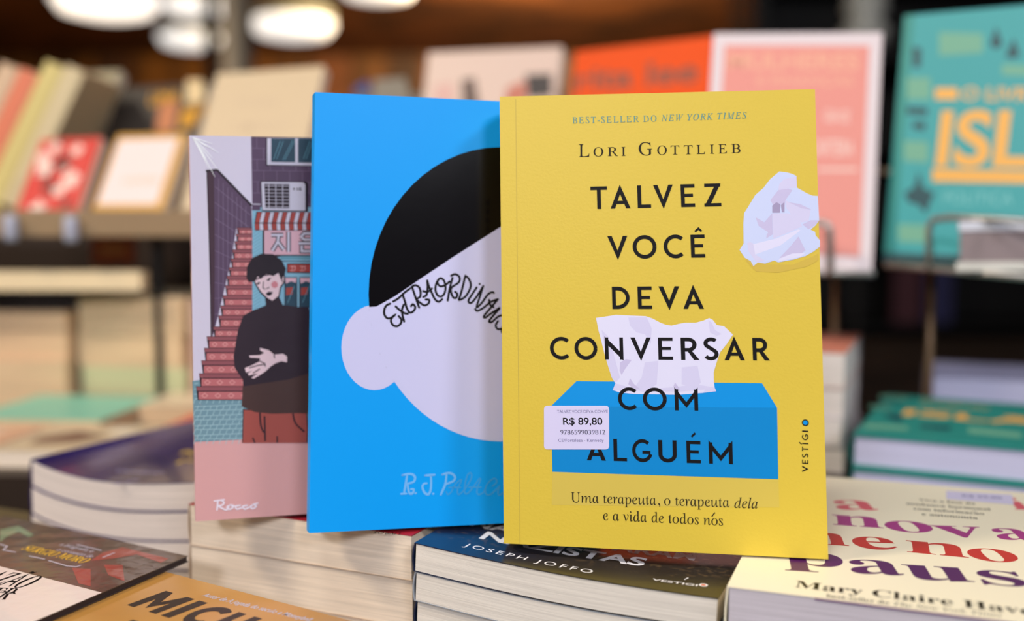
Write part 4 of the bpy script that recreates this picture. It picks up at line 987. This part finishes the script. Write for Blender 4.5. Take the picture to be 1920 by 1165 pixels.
L6 = faceout('pale pink book in an ochre frame, in front of the black one', (-50.2, 122, 111.3), -15, 30, 0, 9.6, 11.9, 1.5, mat('ochre_frame_cover', (206, 150, 40), .45), group='books shown face out on the left rack')
L6.lay(); L6.flat('cover_picture', [([(.4, 1.9), (8.6, 1.9), (8.7, 11.2), (.5, 11.2)], mat('printed_pale_pink', (232, 214, 214)))]); L6.lay(); L6.text('contos', 'h', (228, 345), (298, 343), 1.2, mat('printed_peach2', (222, 186, 160)))
L5 = faceout('red and white flowered book on the left rack', (-60.2, 124, 111.3), -15, 30, 1, 8.7, 11.4, 1.5, mat('red_flower_cover', (206, 40, 36), .45), group='books shown face out on the left rack')
fl = mat('printed_petal', (240, 206, 196), .5); flk = mat('printed_maroon', (96, 26, 26), .5)
random.seed(3); pl = []
for i in range(16):
    c = (random.uniform(1, 7.6), random.uniform(1, 10.4)); r = random.uniform(.6, 1.15)
    pl.append(([(c[0] + r * (1 + .3 * math.sin(5 * a)) * math.cos(a), c[1] + r * (1 + .3 * math.sin(5 * a)) * math.sin(a)) for a in [k * .4 for k in range(16)]], fl if i % 3 else flk, i * .001))
L5.lay(); L5.flat('cover_picture', pl)
for i, (c_, lb) in enumerate((((214, 196, 156), 'sand coloured book, rightmost of the slanting ones at the left edge'), ((216, 198, 128), 'pale yellow book, second of the slanting ones from the right'),
                             ((226, 128, 96), 'coral book among the slanting ones at the left edge'), ((216, 184, 152), 'peach book, leftmost of the slanting ones'))):
    sl = rad(27)
    f = Frame((-64.6 - i * 2.9, 135, 112.4), (0, 1, 0), (math.sin(sl), 0, math.cos(sl)))
    Book('display_book', lb, f, 13, [20, 20.6, 19.6, 20.4][i], 2.5, mat('leaning_cover', c_, .5), beige_page, 'books slanting at the left edge')

# rack hardware
def wire(name, label, cat, pts, r, m, group=None, parts=()):
    t = empty(name, pts[0], label, cat, group)
    o = Vector(pts[0])
    b = MB(); b.tube([Vector(p) - o for p in pts], r); b.build('wire_rod', m, t, True)
    for nm, pp, rr, mm in parts:
        b = MB(); b.tube([Vector(p) - o for p in pp], rr); b.build(nm, mm, t, True)
    return t
def atp(x, y, d):
    v = _cf + Vector((1, 0, 0)) * ((x - 960) / 1920) - _cu * ((y - 582.5) / 1920); return CAM + v * (d / v.y)
# right easel: post, cross ledge and front loop for the teal book
p = atp(1748, 600, 92)
post = lambda x, d, z0, z1: [(x, d, z0), (x, d, z1)]
pa = atp(1748, 507, 101); pb = atp(1568, 508, 108)
wire('wire_book_stand', 'wire stand with a bronze post holding the teal book', 'book stand', [(pa.x, 101, BT), tuple(pa)], .42, steel2, None,
     [('front_loop', [atp(1742, 505, 91.0), atp(1742, 425, 90.5), atp(1750, 412, 90.3), atp(1780, 408, 89), atp(1930, 415, 82)], .3, steel),
      ('ledge_rod', [atp(1660, 497, 95.5), atp(1748, 504, 91), atp(1960, 524, 80)], .3, steel),
      ('arm', [tuple(pa), atp(1748, 506, 91)], .3, steel2),
      ('foot', [(pa.x - 3.5, 103, BT + .4), (pa.x + 1.5, 99, BT + .4)], .35, steel2)])
wire('wire_book_stand', 'wire stand holding the pink book, right of the yellow one', 'book stand', [(pb.x, 108, BT), tuple(pb)], .40, steel2, None,
     [('front_loop', [atp(1556, 515, 93.0), atp(1556, 430, 93.0), atp(1550, 420, 93.0), atp(1530, 418, 93.5), atp(1440, 418, 95.3), atp(1432, 430, 95.5), atp(1432, 512, 95.8)], .35, steel),
      ('ledge_rod', [atp(1640, 514, 93.6), atp(1340, 507, 98.5)], .3, steel), ('arm', [tuple(pb), atp(1566, 512, 95)], .3, steel2),
      ('spacer_post', [tuple(pb), (pb.x + .6, 108, atp(1622, 318, 108).z)], .3, steel2), ('spacer_rod', [(pb.x + .6, 108, atp(1622, 318, 108).z), atp(1690, 322, 106)], .35, mat('pale_wire', (200, 180, 150), .4)),
      ('foot', [(pb.x - 2, 112, BT + .4), (pb.x + 2, 106.8, BT + .4)], .35, steel2)])
# price holder at the right edge
c = atp(1800, 500, 86); f = Frame(c, Vector((1, -.35, 0)), Vector((0, .12, 1)))
t = bpy.data.objects.new('price_holder', None); COL.objects.link(t); t.matrix_world = f.matrix(); tag(t, 'mauve grey price holder clipped in front of the teal book', 'price holder')
b = MB(); b.box(0, 12, .3, 3.3, -.3, 0); b.build('holder_plate', mat('mauve_grey_plastic', (134, 118, 120), .5), t)
b = MB(); b.box(-.1, 12, 3.0, 3.8, -.35, .12); b.build('top_rail', mat('pale_plastic_rail', (206, 208, 220), .35), t)
b = MB(); b.box(-.3, 12, -.4, .35, -.35, .12); b.build('bottom_rail', mat('pale_plastic_rail', (206, 204, 196), .35), t)
# left rack: a tiered wooden display with two ledges, backboard, uprights
rk = empty('display_rack', (-75, 150, BT), 'dark wooden tiered rack holding the face-out books at the left', 'rack')
def rp(nm, x0, x1, y0, y1, z0, z1, m):
    b = MB(); b.box(x0 + 75, x1 + 75, y0 - 150, y1 - 150, z0 - BT, z1 - BT); return b.build(nm, m, rk)
brl = mat('brown_ledge', (120, 96, 70), .5)
rp('ledge', -135, -24, 118.5, 133, 109.6, 110.5, brl); rp('lip', -135, -24, 117.6, 118.5, 109.2, 112.2, mat('brown_lip', (150, 124, 92), .5))
rp('ledge', -135, -24, 134, 166, 110.2, 111.2, brl); rp('low_ledge', -135, -43, 118.5, 121, 102.9, 105.1, mat('pale_ledge', (236, 212, 172), .45))
rp('backboard', -135, -20, 176, 178, BT, 112, mat('dark_backboard', (56, 40, 32), .6))
for x in (-134, -42.5, -26): rp('support_post', x, x + .9, 121.2, 122.1, BT, 109.6, black_m); rp('support_post', x, x + 1.6, 163, 165, BT, 110.2, black_m)
rk2 = empty('display_rack', (0, 145, BT), 'black shelf stand carrying the orange and the white face-out books', 'rack'); rk0, rk = rk, rk2
def rp2(nm, x0, x1, y0, y1, z0, z1, m=black_m):
    b = MB(); b.box(x0, x1, y0 - 145, y1 - 145, z0 - BT, z1 - BT); return b.build(nm, m, rk2)
rp2('ledge', -23, 6, 131, 162, 110.8, 111.75); rp2('ledge', 5, 27, 114, 131, 108.4, 109.3)
for x, y, z in ((-22, 132, 110.8), (4, 132, 110.8), (-22, 160, 110.8), (4, 160, 110.8), (25, 115, 108.4), (6, 128, 108.4)): rp2('support_post', x, x + 1.6, y, y + 1.6, BT, z)
rk = rk0
for (x, y, d, lb) in ((20, 428, 116.5, 'leftmost clear clip on the rack lip'), (133, 430, 116.5, 'clear clip on the rack lip below the red flowered book')):
    c = atp(x, y, d); t = empty('label_clip', c, lb, 'clip'); b = MB()
    b.lathe([(0, -1.5), (.6, -1.5), (.8, -.9), (.8, .9), (.6, 1.5), (0, 1.5)], 16); b.build('clip_body', mat('clear_plastic_clip', (176, 178, 196), .4), t, True)
c = atp(212, 470, 130); t = empty('price_card', c, 'rust orange card under the ochre framed book', 'card')
b = MB(); b.box(-2.8, 2.8, 0, .2, -1.9, 1.9); b.build('card', mat('rust_card', (176, 84, 20), .5), t)
b = MB(); b.box(-1.6, 1.6, -.04, 0, -.4, .6); b.build('card_print', mat('rust_card_print', (214, 140, 60), .5), t)


# ================================================================== far things
# black shelving filling the right background
sh = empty('bookcase', (330, 520, 0), 'black tall bookcase filling the dark right background', 'bookcase')
def sp(nm, x0, x1, y0, y1, z0, z1, m=black_m):
    b = MB(); b.box(x0 - 330, x1 - 330, y0 - 520, y1 - 520, z0, z1); return b.build(nm, m, sh)
sp('side_panel', 112, 118, 480, 540, 0, 300); sp('side_panel', 560, 566, 480, 540, 0, 300); sp('backboard', 118, 560, 536, 540, 0, 300); sp('top_panel', 112, 566, 480, 540, 296, 302)
for z in (20, 62, 104, 146, 188, 230, 270): sp('shelf', 118, 560, 484, 536, z, z + 2.5)
for x, w_, h_, c_, lb in ((186, 13, 38, (70, 24, 34), 'maroon book on a shelf of the black bookcase'), (202, 12, 40, (34, 32, 78), 'deep blue book on a shelf of the black bookcase, right of the maroon one'),
                           (262, 16, 34, (54, 22, 20), 'dark red book on a shelf of the black bookcase, beyond the bronze post'), (286, 14, 30, (48, 40, 30), 'dark brown book on a shelf of the black bookcase, rightmost')):
    o = empty('shelved_book', (x + w_ / 2, 500, 64.6 if x < 250 else 106.6), lb, 'book')
    b = MB(); b.box(-w_ / 2, w_ / 2, -3, -2.7, 0, h_); b.box(-w_ / 2, w_ / 2, -.3, 0, 0, h_); b.box(-w_ / 2 - .3, -w_ / 2, -3, 0, 0, h_); b.build('cover', mat('dim_cover', c_, .6), o)
    b = MB(); b.box(-w_ / 2, w_ / 2 - .3, -2.7, -.3, .3, h_ - .3); b.build('page_block', cream_page, o)
# big drum lamps under the ceiling
lampw = mat('lit_diffuser', (250, 250, 248), .5, emit=0.95); lampg = mat('greenish_grey_shade', (148, 146, 124), .5, emit=None)
for x, y, wpx, lb in ((200, 4, 190, 'largest lit drum lamp, at the upper left corner'), (368, 12, 120, 'lit drum lamp right of the largest one, cut by the frame'), (357, 74, 112, 'lit drum lamp hanging below its neighbour, left of the grey column'),
                      (548, 50, 150, 'lit drum lamp right of the grey column'), (708, -22, 140, 'lit drum lamp cut by the top edge, right of the column'), (1035, -28, 110, 'lit drum lamp barely showing at the top centre')):
    d = {190: 700, 120: 900, 112: 1010, 150: 860, 140: 840, 110: 900}[wpx]
    c = atp(x, y, d); r = wpx / 1920 * d / 2
    t = empty('drum_lamp', c, lb, 'lamp', 'drum lamps under the ceiling')
    top = 310 - c.z
    b = MB(); b.lathe([(0, -.26 * r), (.55 * r, -.25 * r), (.85 * r, -.18 * r), (r, .02 * r), (1.0 * r, .12 * r)], 40); b.build('diffuser', lampw, t, True)
    b = MB(); b.lathe([(1.0 * r, .12 * r), (1.0 * r, .40 * r), (.85 * r, .5 * r), (0, .52 * r)], 40); b.build('shade', lampg, t, True)
    b = MB(); b.tube([(0, 0, .5 * r), (0, 0, max(top, .5 * r + 2))], 1.5); b.build('stem', black_m, t)
# grey column and slim black pole
c = atp(446, 60, 640)
t = empty('column', (c.x, 640, 0), 'grey mottled column between the lamps', 'column')
b = MB(); b.lathe([(0, 0), (12, 0), (12, 10), (9.5, 12), (9.5, 296), (13, 300), (13, 309.8), (0, 309.8)], 24); b.build('shaft', mat('mottled_grey_plaster', (112, 112, 110), .8, vary=.6, bscale=8), t, True)
c = atp(395, 120, 500)
t = empty('pole', (c.x, 500, 0), 'slim black pole left of the grey column', 'pole')
b = MB(); b.tube([(0, 0, 0), (0, 0, 309)], 3.2, 12); b.build('shaft', black_m, t, True); b = MB(); b.lathe([(0, 0), (14, 0), (14, 2), (4, 4), (0, 4)], 24); b.build('base_plate', black_m, t)
# pale finial of a stand seen above the pink book
c = atp(1622, 30, 300)
t = empty('floor_stand', (c.x, 300, 0), 'pale grey knobbed stand top above the pink book', 'stand')
b = MB(); b.tube([(0, 0, 0), (0, 0, c.z - 9)], 1.2, 10); b.build('pole', black_m, t)
b = MB(); b.lathe([(0, c.z - 10), (6, c.z - 9), (7, c.z - 4), (4.5, c.z - 1), (6.5, c.z + 2), (5, c.z + 7), (0, c.z + 9)], 24); b.build('knob', mat('pale_grey_metal', (150, 150, 144), .5), t, True)
b = MB(); b.lathe([(0, 0), (16, 0), (16, 2), (2, 3), (0, 3)], 24); b.build('base_plate', black_m, t)
# dim display table in the middle distance
t = table('low_display_table', 'long brown table in the dim middle of the shop', 'table', -120, 60, 420, 520, 78, dark_wood)
